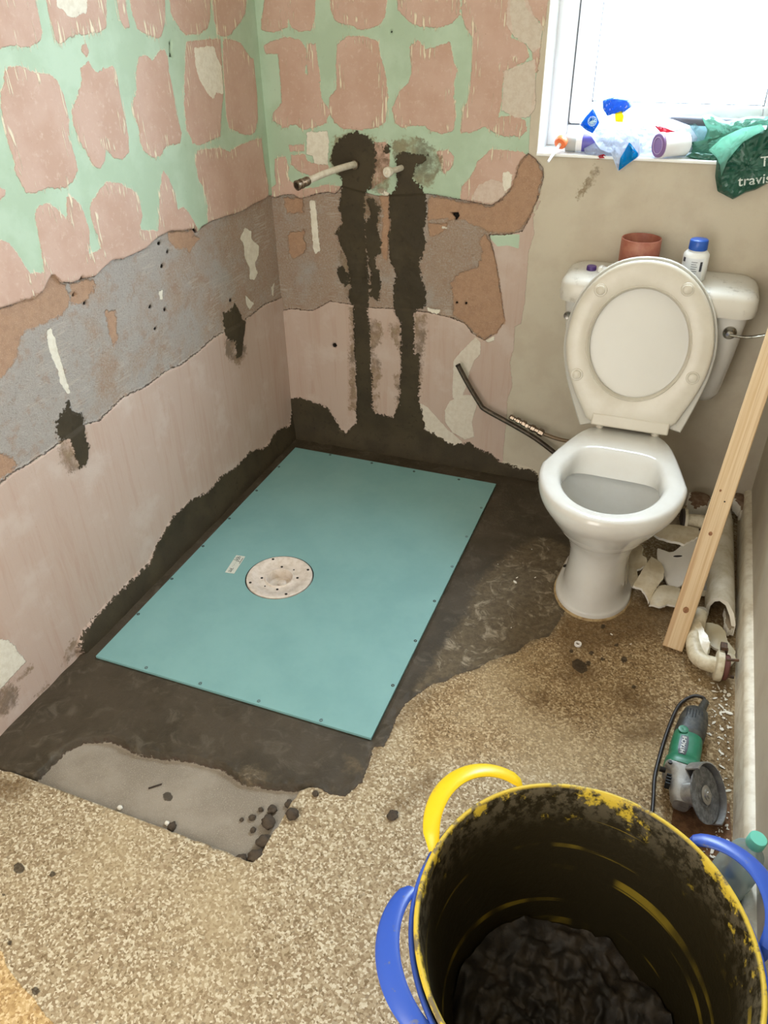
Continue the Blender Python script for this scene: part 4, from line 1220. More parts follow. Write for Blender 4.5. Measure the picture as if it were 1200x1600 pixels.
lb = arc_patch(0.034, R(205), R(310), 0.008, 0.064).build('label', simple('label_paper', (222, 224, 226), 0.5), bt)
q = MB()
for k in range(9):
    a_ = R(293 + k * 1.2)
    w_ = 0.4 + 0.5 * ((k * 7) % 3) / 2
    p = arc_patch(0.0347, a_, a_ + R(w_), 0.030, 0.056, 1)
    q.add(p.v, p.f)
for k in range(7):
    p = arc_patch(0.0347, R(255), R(284 - (k * 5) % 9), 0.018 + k * 0.006, 0.0192 + k * 0.006, 6)
    q.add(p.v, p.f)
p = arc_patch(0.0347, R(208), R(222), 0.052, 0.063, 4); q.add(p.v, p.f)
q.build('print', simple('label_print', (60, 62, 70), 0.6), lb)
q = MB()
q.lathe([(0.0135, 0), (0.014, 0.001), (0.0138, 0.011), (0.0125, 0.0125), (0, 0.0125)], 32, cap1=False)
o = q.build('bottle_cap', simple('cap_purple', (72, 44, 110), 0.4))
o.location = (1.072, -0.10, ZC)
tag(o, 'small dark purple screw cap lying on the cistern lid', 'bottle cap')
q = MB()
q.box((0, 0, 0.0075), (0.040, 0.022, 0.015))
q.box((-0.018, 0, 0.010), (0.012, 0.026, 0.016))
o = q.build('plastic_clip', simple('clip_white', (232, 230, 222), 0.4), bevel=0.003)
o.location = (1.118, -0.115, ZC); o.rotation_euler = (0, 0, -0.1)
tag(o, 'small white plastic clip on the cistern lid beside the purple cap', 'clip')

# ------------------------------------------------------------------ timber leaning in the corner
PINE = None
m, nt, b = new_mat('sawn_pine'); PINE = m
g = NB(nt)
v = g.obj()
warp = g.noise(g.scale(v, (9, 9, 1.2)), 1.0, 3, 0.5)
gr = g.noise(g.scale(v, (150, 150, 2.2)), 1.0, 4, 0.6, 0.6)
gr2 = g.noise(g.scale(v, (45, 45, 1.0)), 1.0, 3, 0.5, 1.2)
c = g.mix(g.step(gr, 0.4, 0.65), lin((214, 188, 150)), lin((200, 168, 126)))
c = g.mix(g.math('MULTIPLY', g.step(gr2, 0.52, 0.60), 0.55), c, lin((178, 138, 98)))
g.link(c, b.inputs['Base Color'])
b.inputs['Roughness'].default_value = 0.65
g.link(g.bump(gr, 0.25, 0.001), b.inputs['Normal'])
P0, P1 = Vector((1.4795, -0.7525, 0.001)), Vector((1.6225, -0.030, 1.058))
ax = (P1 - P0).normalized()
xa = Vector((1, -0.14, 0)); xa = (xa - ax * xa.dot(ax)).normalized()
ya = ax.cross(xa)          # points away from the viewer
Lp = (P1 - P0).length
tb = thing('timber_batten', 'length of knotty pale pine timber leaning in the corner beside the toilet', 'timber', P0)
Mt = Matrix((( xa.x, ya.x, ax.x, 0), (xa.y, ya.y, ax.y, 0), (xa.z, ya.z, ax.z, 0), (0, 0, 0, 1)))
tb.matrix_world = Matrix.Translation(P0) @ Mt
q = MB(); q.box((0, 0.014, Lp / 2 + 0.008), (0.052, 0.030, Lp - 0.016))
q.build('plank', PINE, tb, smooth=False, bevel=0.003, bseg=3)
KN = simple('pine_knot', (150, 104, 66), 0.7, col2=(120, 78, 48), nscale=200)
for (x, z, r_) in ((0.002, 0.125, 0.0075), (-0.010, 0.45, 0.003), (0.0, 0.335, 0.005)):
    q = MB(); q.lathe([(r_, 0), (r_ * 0.96, 0.0006), (0, 0.0008)], 20, Matrix.Translation((x, -0.0009, z)) @ Matrix.Rotation(R(90), 4, 'X') @ Matrix.Scale(1.15, 4, (0, 1, 0)), cap1=False)
    q.build('knot', KN, tb)
q = MB(); q.lathe([(0.0022, 0), (0.0022, 0.0006)], 12, Matrix.Translation((0.008, -0.0009, 0.425)) @ Matrix.Rotation(R(90), 4, 'X'))
q.build('nail_hole', bpy.data.materials['hole_black'], tb)

# ------------------------------------------------------------------ broken ceramic and waste fittings
SHARD = simple('shard_glaze', (214, 202, 176), 0.3, col2=(196, 180, 148), nscale=22, bump=0.1)
BISQ = simple('broken_white_body', (236, 230, 216), 0.9, bump=0.4, bscale=400)


def resample(P, n):
    P = [Vector(p) for p in P]
    d = [0]
    for i in range(len(P)): d.append(d[-1] + (P[(i + 1) % len(P)] - P[i]).length)
    out, j = [], 0
    for k in range(n):
        t = d[-1] * k / n
        while d[j + 1] < t: j += 1
        u = (t - d[j]) / max(d[j + 1] - d[j], 1e-9)
        out.append(P[j].lerp(P[(j + 1) % len(P)], u))
    return out


def shard(key, z, thick, lab, dome=0.01, tilt=(0, 0), mat=None, seed=1, name='ceramic_shard', cat='ceramic shard', jag=0.0015, scale=1.0):
    P = [(x / 1000, y / 1000) for x, y in SHAPE[key]]
    cx = sum(p[0] for p in P) / len(P); cy_ = sum(p[1] for p in P) / len(P)
    O = resample([((x - cx) * scale, (y - cy_) * scale) for x, y in P], 56)
    rn = random.Random(seed)
    O = [Vector((p.x + rn.uniform(-jag, jag), p.y + rn.uniform(-jag, jag))) for p in O]
    rad = max(p.length for p in O)
    q = MB()
    rings_ = []
    for side, rr in ((1, (0.02, 0.35, 0.65, 0.88, 1.0)), (-1, (1.0, 0.8, 0.5, 0.02))):
        for r_ in rr:
            row = []
            for p in O:
                v = p * r_
                h = dome * (1 - (v.length / rad) ** 2) + 0.002 * mn.noise(Vector((v.x * 40, v.y * 40, seed)))
                row.append((v.x, v.y, h + (thick / 2 if side > 0 else -thick / 2)))
            rings_.append(row)
    n_top = 5
    q.rings(rings_, mi=0)
    nseg = len(O)
    for i, f in enumerate(q.f):
        if (n_top - 1) * nseg <= i < n_top * nseg: q.m[i] = 1
    o = q.build(name, [mat or SHARD, BISQ], angle=35)
    o.rotation_euler = (tilt[0], tilt[1], 0)
    zmin = min((Euler(o.rotation_euler).to_matrix() @ v.co).z for v in o.data.vertices)
    o.location = (cx, cy_, max(z, -zmin + 0.0005) if z < 0.5 else z)
    return tag(o, lab, cat)


shard('shard_a', 0.03, 0.007, 'jagged cream ceramic shard propped against the foot of the toilet', 0.012, (0.15, -0.35), seed=2)
shard('shard_b', 0.03, 0.009, 'curved cream ceramic shard with a bright white broken edge, second from the toilet foot', 0.022, (0.18, 0.1), seed=3)
shard('shard_c', 0.02, 0.008, 'low yellowish ceramic shard in front of the large holed shard, half under the timber', 0.010, (0.12, 0.05), seed=4)
sd = shard('shard_d', 0.04, 0.009, 'large grey-white ceramic shard with a round hole and a slot, left of the timber', 0.016, (0.22, -0.05), seed=5, mat=simple('shard_grey', (202, 196, 184), 0.3, nscale=30))
shard('shard_e', 0.07, 0.009, 'long thin cream ceramic shard lying across the top of the rubble behind the toilet foot', 0.012, (0.1, 0.0), seed=6)
shard('shard_f', 0.02, 0.008, 'ragged olive-cream ceramic shard with notched edge behind the white waste elbow', 0.010, (0.15, -0.1), seed=7, mat=simple('shard_olive', (188, 176, 146), 0.4, nscale=30))
shard('shard_g', 0.05, 0.020, 'thick wedge of broken ceramic standing in the bend of the waste elbow', 0.004, (0.2, -0.25), seed=8)
shard('shard_h', 0.03, 0.016, 'small dusty grey lump of ceramic just right of the timber, above the elbow', 0.010, (0.1, 0), seed=9, mat=simple('shard_dust', (170, 158, 136), 0.8, nscale=40))
shard('shard_i', 0.02, 0.022, 'brownish rounded chunk under the broken end of the long ceramic piece', 0.012, (0, 0), seed=10, mat=simple('chunk_brown', (142, 126, 104), 0.85, nscale=40, bump=0.3))
shard('shard_j', 0.02, 0.010, 'small cream scrap beside the flange of the waste elbow at the skirting', 0.004, (0, 0.2), seed=11)
shard('shard_k', 0.06, 0.010, 'dull curved ceramic shard under the toilet rim, left of the pipe flange', 0.010, (0.1, 0), seed=12, mat=bpy.data.materials['chunk_brown'])
CHK = simple('rough_masonry', (112, 86, 66), 0.95, col2=(140, 118, 96), nscale=50, bump=0.7)
shard('chunk_a', 0.05, 0.05, 'rough brown lump of masonry at the back wall between toilet and timber', 0.03, (0, 0), seed=14, mat=CHK, name='masonry_lump', cat='rubble lump', jag=0.004)
shard('chunk_b', 0.05, 0.04, 'rough dark brown lump in the corner right of the timber', 0.02, (0, 0), seed=15, mat=CHK, name='masonry_lump', cat='rubble lump', jag=0.004)
shard('bar', 0.02, 0.022, 'short flat grey piece between the timber and the long ceramic piece', 0.002, (0, 0), seed=16, mat=simple('grey_metal', (150, 142, 130), 0.5, 0.2), name='metal_offcut', cat='offcut', jag=0.0)
# holes of the large shard
for (x, y, sx, sy_) in ((1.487, -0.310, 0.0085, 0.012), (1.462, -0.395, 0.013, 0.0035)):
    bvh = None
    dg = bpy.context.evaluated_depsgraph_get(); dg.update()
    M_ = sd.matrix_world.copy() if sd.matrix_world.translation.length > 0.1 else Matrix.Translation(sd.location) @ Euler(sd.rotation_euler).to_matrix().to_4x4()
    loc = M_.inverted() @ Vector((x, y, 0.1))
    ok, hp, nn, _ = sd.ray_cast(Vector((loc.x, loc.y, 0.2)), Vector((0, 0, -1)))
    if ok:
        q = MB(); q.lathe([(1, -0.004), (1, 0.0006)], 20, Matrix.Translation(hp) @ nn.to_track_quat('Z', 'Y').to_matrix().to_4x4() @ Matrix.Diagonal((sx, sy_, 1, 1)))
        q.build('hole', bpy.data.materials['hole_black'], sd)

# long curved ceramic piece along the skirting
q = MB()
prof_o = [(1.556, 0.006), (1.555, 0.040), (1.562, 0.072), (1.580, 0.088), (1.602, 0.086), (1.620, 0.070), (1.630, 0.045), (1.632, 0.008)]
prof_i = [(1.622, 0.008), (1.620, 0.040), (1.611, 0.060), (1.598, 0.074), (1.582, 0.076), (1.571, 0.066), (1.565, 0.040), (1.566, 0.006)]
prof = prof_o + prof_i
ny = 28
rgs = []
rn = random.Random(3)
jj = [rn.uniform(-0.008, 0.008) for _ in range(len(prof_o))]
for k in range(ny + 1):
    t = k / ny
    row = []
    for i, (x, z) in enumerate(prof):
        ii = i if i < len(prof_o) else 2 * len(prof_o) - 1 - i
        yend = -0.560 - 0.075 * (ii / (len(prof_o) - 1)) ** 1.5 + jj[ii]
        y = -0.075 + (yend + 0.075) * t
        s_ = 1 - 0.12 * max(0, 1 - t * 5) ** 2
        row.append((1.60 + (x - 1.60) * s_ - 0.012 * (1 - t), y, z * s_))
    rgs.append(row)
q.rings(rgs, cap0=True, cap1=False)
k0 = len(q.v)
last = rgs[-1]
n_ = len(prof_o)
q.add(last, [(i, i + 1, 2 * n_ - 2 - i, 2 * n_ - 1 - i) for i in range(n_ - 1)], 1)
o = q.build('broken_basin_edge', [simple('basin_glaze', (222, 214, 196), 0.25, col2=(200, 188, 160), nscale=14), BISQ], angle=50)
tag(o, 'long curved white ceramic piece with a jagged broken end lying along the skirting', 'ceramic piece')

# white waste elbow with flange
WP = simple('old_waste_plastic', (218, 208, 184), 0.4, col2=(190, 176, 146), nscale=40, bump=0.1)
t = thing('waste_elbow', 'old white waste pipe elbow with wide flange, in front of the timber foot', 'pipe elbow', (0, 0, 0))
q = MB()
pa = smoothpath([(1.524, -0.620, 0.050), (1.520, -0.690, 0.046), (1.519, -0.745, 0.043), (1.528, -0.782, 0.042), (1.548, -0.797, 0.042), (1.578, -0.799, 0.042)], 6)
q.sweep(pa, 0.0205, 24)
q.build('bend', WP, t)
Mf = Matrix.Translation((1.572, -0.799, 0.042)) @ Vector((1, 0.02, 0)).to_track_quat('Z', 'Y').to_matrix().to_4x4()
q = MB(); q.lathe([(0.021, -0.002), (0.036, 0.0), (0.0385, 0.001), (0.0385, 0.015), (0.0365, 0.017), (0.021, 0.017)], 40, Mf); q.build('flange', WP, t)
q = MB(); q.lathe([(0.031, 0.017), (0.033, 0.019), (0.033, 0.028), (0.030, 0.031), (0.018, 0.031), (0.016, 0.026), (0, 0.026)], 40, Mf, cap1=False); q.build('gasket', simple('gasket_red_brown', (96, 52, 44), 0.6), t)
STL = simple('rusty_steel', (74, 62, 54), 0.5, 0.6, col2=(110, 80, 58), nscale=90)
q = MB()
q.box((1.583, -0.770, 0.0835), (0.016, 0.022, 0.012)); q.box((1.591, -0.776, 0.066), (0.006, 0.012, 0.036))
q.build('clamp', STL, t, bevel=0.0015)
for p0_, p1_, r_ in (((1.592, -0.806, 0.074), (1.620, -0.800, 0.076), 0.0035), ((1.600, -0.815, 0.03), (1.619, -0.812, 0.028), 0.004)):
    q = MB(); q.cyl(p0_, p1_, r_)
    q.build('bolt', STL, t)
t.location = (1.562, -0.75, 0)
for c_ in t.children: c_.location = (-1.55, 0.75, 0)
# flanged outlet pipe behind
t = thing('waste_outlet', 'short cream waste pipe with flange lying behind the ceramic shards', 'pipe', (1.49, -0.22, 0))
Mf = Matrix.Translation((-0.02, -0.004, 0.085)) @ Vector((1, 0.14, 0.02)).to_track_quat('Z', 'Y').to_matrix().to_4x4()
q = MB(); q.lathe([(0.0, -0.004), (0.036, -0.004), (0.037, 0), (0.037, 0.004), (0.022, 0.006), (0.022, 0.075), (0.025, 0.078), (0.025, 0.09), (0, 0.09)], 36, Mf, cap0=False, cap1=False); q.build('pipe', WP, t)
q = MB(); q.lathe([(0.034, -0.012), (0.036, -0.010), (0.036, -0.0045)], 36, Mf); q.build('seal', simple('dark_rubber', (52, 42, 34), 0.6), t)
q = MB(); q.box((0.02, 0.0, 0.030), (0.09, 0.05, 0.060)); q.build('rubble_support', CHK, t, bevel=0.01)

# plaster flakes: nobody could count them
rn = random.Random(21)
for nm, n_, reg, lab in (('plaster_flakes', 210, 'skirt', 'pale plaster flakes and chips strewn along the foot of the skirting'), ('paint_flecks', 34, 'front', 'sparse white flecks scattered around the foot of the toilet')):
    q = MB()
    for i in range(n_):
        if reg == 'skirt':
            y = rn.uniform(-1.34, -0.82); x = 1.634 - abs(rn.gauss(0, 0.032)) - 0.004
            if -1.29 < y < -1.0 and x < 1.605 and x > 1.44: continue
        else:
            a = rn.uniform(0, 2 * math.pi); rr = rn.uniform(0.16, 0.34)
            x, y = 1.25 + rr * math.cos(a), -0.58 + rr * math.sin(a)
            if x > 1.36 and y > -0.7: continue
            if x < 0.86: continue
        s_ = rn.choice((0.0010, 0.0014, 0.0020, 0.0028)) if rn.random() < 0.94 else 0.0048
        if reg == 'front': s_ *= 0.8
        el = rn.uniform(0.5, 3.0)
        th = rn.uniform(0, 3.14)
        M_ = Matrix.Translation((x, y, 0.0015 + s_ * 0.2)) @ Euler((rn.uniform(-.3, .3), rn.uniform(-.3, .3), th)).to_matrix().to_4x4()
        k = 5 + i % 3
        pts = [(s_ * el * math.cos(2 * math.pi * j / k) * rn.uniform(.7, 1.2), s_ * math.sin(2 * math.pi * j / k) * rn.uniform(.7, 1.2)) for j in range(k)]
        q.rings([[(x_, y_, -s_ * .25) for x_, y_ in pts], [(x_, y_, s_ * .25) for x_, y_ in pts]], M=M_)
    o = q.build(nm, STONE if reg == 'skirt' else STONE, smooth=False)
    tag(o, lab, 'debris', kind='stuff')

# ------------------------------------------------------------------ angle grinder
GRN = simple('grinder_green', (26, 108, 76), 0.4, col2=(40, 118, 88), nscale=30)
BLK = simple('grinder_black', (40, 40, 36), 0.5, col2=(70, 68, 60), nscale=50, bump=0.15)
ALU = simple('cast_aluminium', (166, 164, 160), 0.42, 0.6, col2=(136, 134, 130), nscale=40, bump=0.15)
GUA = simple('guard_steel', (150, 148, 146), 0.38, 0.65, col2=(176, 174, 170), nscale=60)
gd = thing('angle_grinder', 'green and black angle grinder with guard and cutting disc lying by the skirting', 'angle grinder', (1.525, -1.165, 0), (0, 0, R(-4)))


def sq(hx, hz, y, zc, x0=0.0, n=32, p=3.0):
    return [(x0 + hx * math.copysign(abs(math.cos(2 * math.pi * k / n)) ** (2 / p), math.cos(2 * math.pi * k / n)), y, zc + hz * math.copysign(abs(math.sin(2 * math.pi * k / n)) ** (2 / p), math.sin(2 * math.pi * k / n))) for k in range(n)]


q = MB()
q.rings([sq(.038, .036, -.002, .040), sq(.039, .037, .004, .040), sq(.039, .037, .018, .040), sq(.034, .032, .024, .039), sq(.033, .031, .04, .038), sq(.034, .032, .07, .038), sq(.032, .031, .10, .038), sq(.025, .024, .125, .038)])
q.build('motor_housing', GRN, gd, angle=50)
q = MB()
q.rings([sq(.022, .022, .085, .038, .004), sq(.0325, .0315, .098, .038, .002), sq(.034, .032, .12, .037, .003), sq(.032, .031, .16, .036, .006), sq(.027, .029, .185, .036, .008), sq(.020, .022, .195, .036, .010)])
rh = q.build('rear_housing', BLK, gd, angle=50)
q = MB()
for k in range(6):
    q.box((-0.013 + k * 0.0065, 0.158, 0.0665 - abs(k - 2.5) * 0.0008), (0.0022, 0.030, 0.003))
q.build('vents', simple('vent_black', (16, 16, 14), 0.7), rh)
q = MB()
q.lathe([(0.0105, 0), (0.011, 0.001), (0.011, 0.003), (0.006, 0.004), (0, 0.003)], 24, Matrix.Translation((-0.014, 0.098, 0.068)), cap1=False)
q.build('brush_cap', GRN, gd)
q = MB()
q.sweep(smoothpath([(0.016, 0.185, 0.034), (0.020, 0.215, 0.030), (0.026, 0.250, 0.024)], 5), [(0.0125 - 0.004 * k / 10, 0.0125 - 0.004 * k / 10) for k in range(11)], 16)
q.build('cable_boot', BLK, gd)
q = MB()
q.sweep(smoothpath([(0.026, 0.245, 0.024), (0.020, 0.268, 0.018), (-0.002, 0.270, 0.012), (-0.028, 0.235, 0.007), (-0.040, 0.17, 0.0055), (-0.047, 0.09, 0.0055), (-0.050, 0.00, 0.0055), (-0.044, -0.06, 0.0055), (-0.040, -0.11, 0.0055), (-0.042, -0.20, 0.0055), (-0.04, -0.26, 0.0055)], 8), 0.0042, 12)
q.build('cable', simple('cable_black', (36, 30, 26), 0.45), gd)
# gear head
q = MB()
q.rings([sq(.0375, .034, .001, .040, 0, p=4), sq(.0375, .034, -.008, .040, 0, p=4), sq(.030, .029, -.018, .040, .004), sq(.027, .026, -.045, .040, .008), sq(.022, .022, -.070, .036, .010), sq(.016, .016, -.082, .034, .010)])
gh = q.build('gear_head', ALU, gd, angle=40)
SB = simple('screw_black', (34, 32, 30), 0.4, 0.5)
for p0_, p1_, r_ in (((-.028, -0.010, .071), (-.028, -0.010, .0755), 0.0042), ((.018, -0.012, .071), (.018, -0.012, .0755), 0.0042), ((-0.034, -0.018, 0.052), (-0.046, -0.020, 0.054), 0.006)):
    q = MB(); q.cyl(p0_, p1_, r_, 14)
    q.build('screw', SB, gh)
q = MB()
for k in range(4):
    q.box((-0.024, -0.030 - k * 0.008, 0.050), (0.010, 0.0035, 0.018))
q.build('vents', bpy.data.materials['vent_black'], gh)
nrm = Vector((0.80, -0.12, 0.59)).normalized()
e1 = (Vector((0.0, 1, 0)) - nrm * nrm.y).normalized()
e2 = nrm.cross(e1)
DC = Vector((0.048, -0.062, 0.068))
Md = Matrix(((e1.x, e2.x, nrm.x, DC.x), (e1.y, e2.y, nrm.y, DC.y), (e1.z, e2.z, nrm.z, DC.z), (0, 0, 0, 1)))
q = MB()
q.lathe([(0.024, -0.040), (0.024, -0.016), (0.028, -0.014), (0.028, -0.008), (0.018, -0.006)], 32, Md)
q.build('spindle_collar', ALU, gh)
DISC = simple('cutting_disc', (88, 88, 88), 0.6, col2=(130, 130, 130), nscale=80, bump=0.5)
q = MB()
q.lathe([(0.011, 0.001), (0.0575, 0.001), (0.0575, 0.0035), (0.030, 0.0035), (0.026, 0.001), (0.022, 0.0035), (0.011, 0.0035)], 64, Md, cap0=False, cap1=False)
di = q.build('cutting_disc', DISC, gd, angle=30)
q = MB()
q.lathe([(0.0125, -0.004), (0.0195, 0.004), (0.0195, 0.006), (0.012, 0.0075), (0.012, 0.010), (0.0075, 0.0105), (0.0075, 0.013), (0.003, 0.0135), (0, 0.012)], 32, Md, cap1=False)
q.build('clamp_nut', simple('bright_steel', (176, 172, 166), 0.3, 0.8), gd, angle=30)
# guard: plate and wall over a sector
q = MB()
mid_a = R(-16)
na = 36
vs, th = [], 0.0016
prof = [(0.022, -0.014), (0.0655, -0.014), (0.0665, 0.016), (0.0635, 0.0165), (0.0625, -0.0118), (0.022, -0.0118)]
rgs = []
for k in range(na + 1):
    a = mid_a + R(-96 + 192 * k / na)
    rgs.append([Md @ Vector((r_ * math.cos(a), r_ * math.sin(a), z)) for r_, z in prof])
q.rings(rgs)
q.build('guard', GUA, gd, angle=30)


def text_mesh(body, size, mat, name, extrude=0.0003, shear=0.0):
    cu = bpy.data.curves.new(name, 'FONT')
    cu.body = body; cu.size = size; cu.extrude = extrude; cu.shear = shear
    cu.align_x = 'CENTER'; cu.align_y = 'CENTER'
    cu.offset = size * 0.008
    o_ = bpy.data.objects.new(name, cu)
    COL.objects.link(o_)
    dg_ = bpy.context.evaluated_depsgraph_get(); dg_.update()
    me_ = bpy.data.meshes.new_from_object(o_.evaluated_get(dg_))
    bpy.data.objects.remove(o_)
    me_.materials.clear(); me_.materials.append(mat)
    o2 = bpy.data.objects.new(name, me_)
    COL.objects.link(o2)
    return o2


def wrap_on(o_, M_, target, lift=0.0006, dirv=None):
    """lay a flat mesh onto the surface of target (both in the target's space), along M_'s -z"""
    bm = bmesh.new(); bm.from_mesh(o_.data)
    bmesh.ops.subdivide_edges(bm, edges=[e for e in bm.edges if e.calc_length() > 0.004], cuts=1)
    n_ = (M_.to_3x3() @ Vector((0, 0, 1))).normalized()
    zs = [v.co.z for v in bm.verts]
    z0 = min(zs)
    for v in bm.verts:
        p = M_ @ Vector((v.co.x, v.co.y, 0))
        ok, hp, nn, _ = target.ray_cast(p + n_ * 0.15, -n_)
        p2 = hp if ok else p
        v.co = p2 + n_ * (lift + (v.co.z - z0))
    bm.to_mesh(o_.data); bm.free()
    o_.parent = target


# name plate and lettering on the housing
mh = [c_ for c_ in gd.children if c_.name.startswith('motor_housing')][0]
q = MB()
pl = [(0.033 * math.cos(2 * math.pi * k / 40) if abs(math.cos(2 * math.pi * k / 40)) < .8 else 0.033 * math.copysign(1, math.cos(2 * math.pi * k / 40)) * .86, 0.0100 * math.copysign(abs(math.sin(2 * math.pi * k / 40)) ** .6, math.sin(2 * math.pi * k / 40))) for k in range(40)]
rr_ = [[(x * s_, y * s_, 0) for x, y in pl] for s_ in (0.02, .5, 1.0)]
q.rings(rr_, cap0=True, cap1=False)
plate = q.build('name_plate', simple('plate_black', (20, 20, 18), 0.4), smooth=False)
MT = Matrix.Translation((-0.008, 0.053, 0)) @ Matrix.Rotation(R(-90 + 180), 4, 'Z')
wrap_on(plate, MT, mh, 0.0005)
tx = text_mesh('HITACHI', 0.0128, simple('letter_white', (226, 226, 220), 0.5), 'lettering', 0.0002)
wrap_on(tx, MT, mh, 0.0010)

# ------------------------------------------------------------------ nested flexible tubs
def tub_mat(name, base, grime, cover):
    m_, nt_, b_2 = new_mat(name)
    g_ = NB(nt_)
    uv = g_.n('ShaderNodeUVMap', uv_map='uv').outputs[0]
    v_ = g_.obj()
    inside = g_.attr('inside')
    low = g_.attr('depth')
    lines = g_.noise(g_.scale(uv, (2.2, 46, 1)), 1.0, 3, 0.5, 0.35)
    vis = g_.noise(g_.scale(uv, (6, 4, 1)), 1.0, 3, 0.6)
    streak = g_.math('MULTIPLY', g_.step(lines, 0.585, 0.62), g_.step(vis, 0.44, 0.58))
    patch = g_.noise(v_, 16, 6, 0.7)
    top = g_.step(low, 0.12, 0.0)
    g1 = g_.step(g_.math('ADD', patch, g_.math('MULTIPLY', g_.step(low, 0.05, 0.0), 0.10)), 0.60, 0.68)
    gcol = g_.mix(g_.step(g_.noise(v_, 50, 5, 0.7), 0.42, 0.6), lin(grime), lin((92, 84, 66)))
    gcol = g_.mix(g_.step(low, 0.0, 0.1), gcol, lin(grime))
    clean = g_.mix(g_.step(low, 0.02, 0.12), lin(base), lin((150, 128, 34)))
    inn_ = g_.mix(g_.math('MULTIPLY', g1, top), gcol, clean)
    inn_ = g_.mix(g_.math('MULTIPLY', streak, 0.6), inn_, lin((164, 140, 44)))
    outp = g_.mix(g_.step(g_.noise(v_, 26, 5, 0.7), 0.50, 0.60), lin(base), lin(cover))
    g_.link(g_.mix(inside, outp, inn_), b_2.inputs['Base Color'])
    b_2.inputs['Roughness'].default_value = 0.5
    b_2.inputs['Specular IOR Level'].default_value = 0.3
    g_.link(g_.bump(g_.noise(v_, 70, 5, 0.7), 0.4, 0.003), b_2.inputs['Normal'])
    return m_


TC = Vector((1.370, -1.772, 0))


def tub_r(a, z, r_top, r_bot, zt):
    t_ = max(0.0, min(1.0, z / zt))
    return (r_bot + (r_top - r_bot) * t_ ** 0.9) * (1 + 0.018 * math.cos(a - R(115)) * t_ - 0.012 * math.cos(2 * (a - R(20))) * t_)


def make_tub(name, lab, mat, r_top, r_bot, zt, handles, hmat, lift, z_base, hm=0.05):
    t_ = thing(name, lab, 'tub', TC)
    seg_ = 96
    prof_ = [(z, 0) for z in np.linspace(0, zt - 0.006, 16)]
    q_ = MB()
    rows, ins, dep = [], [], []

    def row(z, dr, inside, zz=None):
        rr = []
        for k in range(seg_):
            a = 2 * math.pi * k / seg_
            rr.append(((tub_r(a, z, r_top, r_bot, zt) + dr) * math.cos(a), (tub_r(a, z, r_top, r_bot, zt) + dr) * math.sin(a), (z if zz is None else zz) + z_base + lift * max(0, math.cos(2 * (a - R(handles[0][2])))) * (z / zt) ** 4))
        rows.append(rr); ins.append(inside); dep.append(zt - z)
    rows.append([(0.001 * math.cos(2 * math.pi * k / seg_), 0.001 * math.sin(2 * math.pi * k / seg_), z_base) for k in range(seg_)]); ins.append(0); dep.append(zt)
    for z in np.linspace(0, zt - 0.012, 14): row(z, 0, 0)
    row(zt - 0.010, 0.0035, 0); row(zt - 0.003, 0.0045, 0); row(zt, 0.0025, 0); row(zt, -0.0015, 0); row(zt - 0.003, -0.004, 1)
    for z in np.linspace(zt - 0.012, 0.004, 20): row(z, -0.0045, 1)
    rows.append([(0.001 * math.cos(2 * math.pi * k / seg_), 0.001 * math.sin(2 * math.pi * k / seg_), z_base + 0.004) for k in range(seg_)]); ins.append(1); dep.append(zt)
    q_.rings(rows, cap0=False, cap1=False)
    o_ = q_.build('bucket_wall', mat, t_, angle=70)
    me_ = o_.data
    a1_ = me_.attributes.new('inside', 'FLOAT', 'POINT'); a1_.data.foreach_set('value', [float(ins[i // seg_]) for i in range(len(me_.vertices))])
    a2_ = me_.attributes.new('depth', 'FLOAT', 'POINT'); a2_.data.foreach_set('value', [float(dep[i // seg_]) for i in range(len(me_.vertices))])
    uvl = me_.uv_layers.new(name='uv')
    for p in me_.polygons:
        ks = [me_.loops[l].vertex_index % seg_ for l in p.loop_indices]
        wrapk = max(ks) - min(ks) > seg_ / 2
        for l in p.loop_indices:
            vi = me_.loops[l].vertex_index
            k = vi % seg_
            if wrapk and k < seg_ / 2: k += seg_
            uvl.data[l].uv = (k / seg_, dep[vi // seg_])
    for (O_, U_, mid, half) in handles:
        pts, rad = [], []
        n_ = 28
        for k in range(n_ + 1):
            u = k / n_
            s_ = max(0.0, math.sin(math.pi * u)) ** 0.62
            a = R(mid - half + 2 * half * (0.5 - 0.5 * math.cos(math.pi * u)) if False else mid + half * (2 * u - 1))
            rr = tub_r(a, zt, r_top, r_bot, zt) + 0.001 + O_ * s_
            zz = zt + z_base - 0.012 + U_ * s_ + lift * max(0, math.cos(2 * (a - R(handles[0][2]))))
            if k in (0, n_): rr += 0.004; zz -= 0.016
            pts.append((rr * math.cos(a), rr * math.sin(a), zz))
            e_ = abs(2 * u - 1)
            w_ = 0.0115 + 0.007 * (1 - e_ ** 2) - 0.004 * max(0, e_ - 0.9) / 0.1
            rad.append((w_, 0.0065 - 0.0015 * (e_ ** 3)))
        q_ = MB()
        # flat band: wide across, thin in the radial-up sense
        q_.sweep(pts, rad, 16, ref=(0.35 * math.cos(R(mid)), 0.35 * math.sin(R(mid)), 1))
        q_.build('handle', hmat, t_)
    return t_


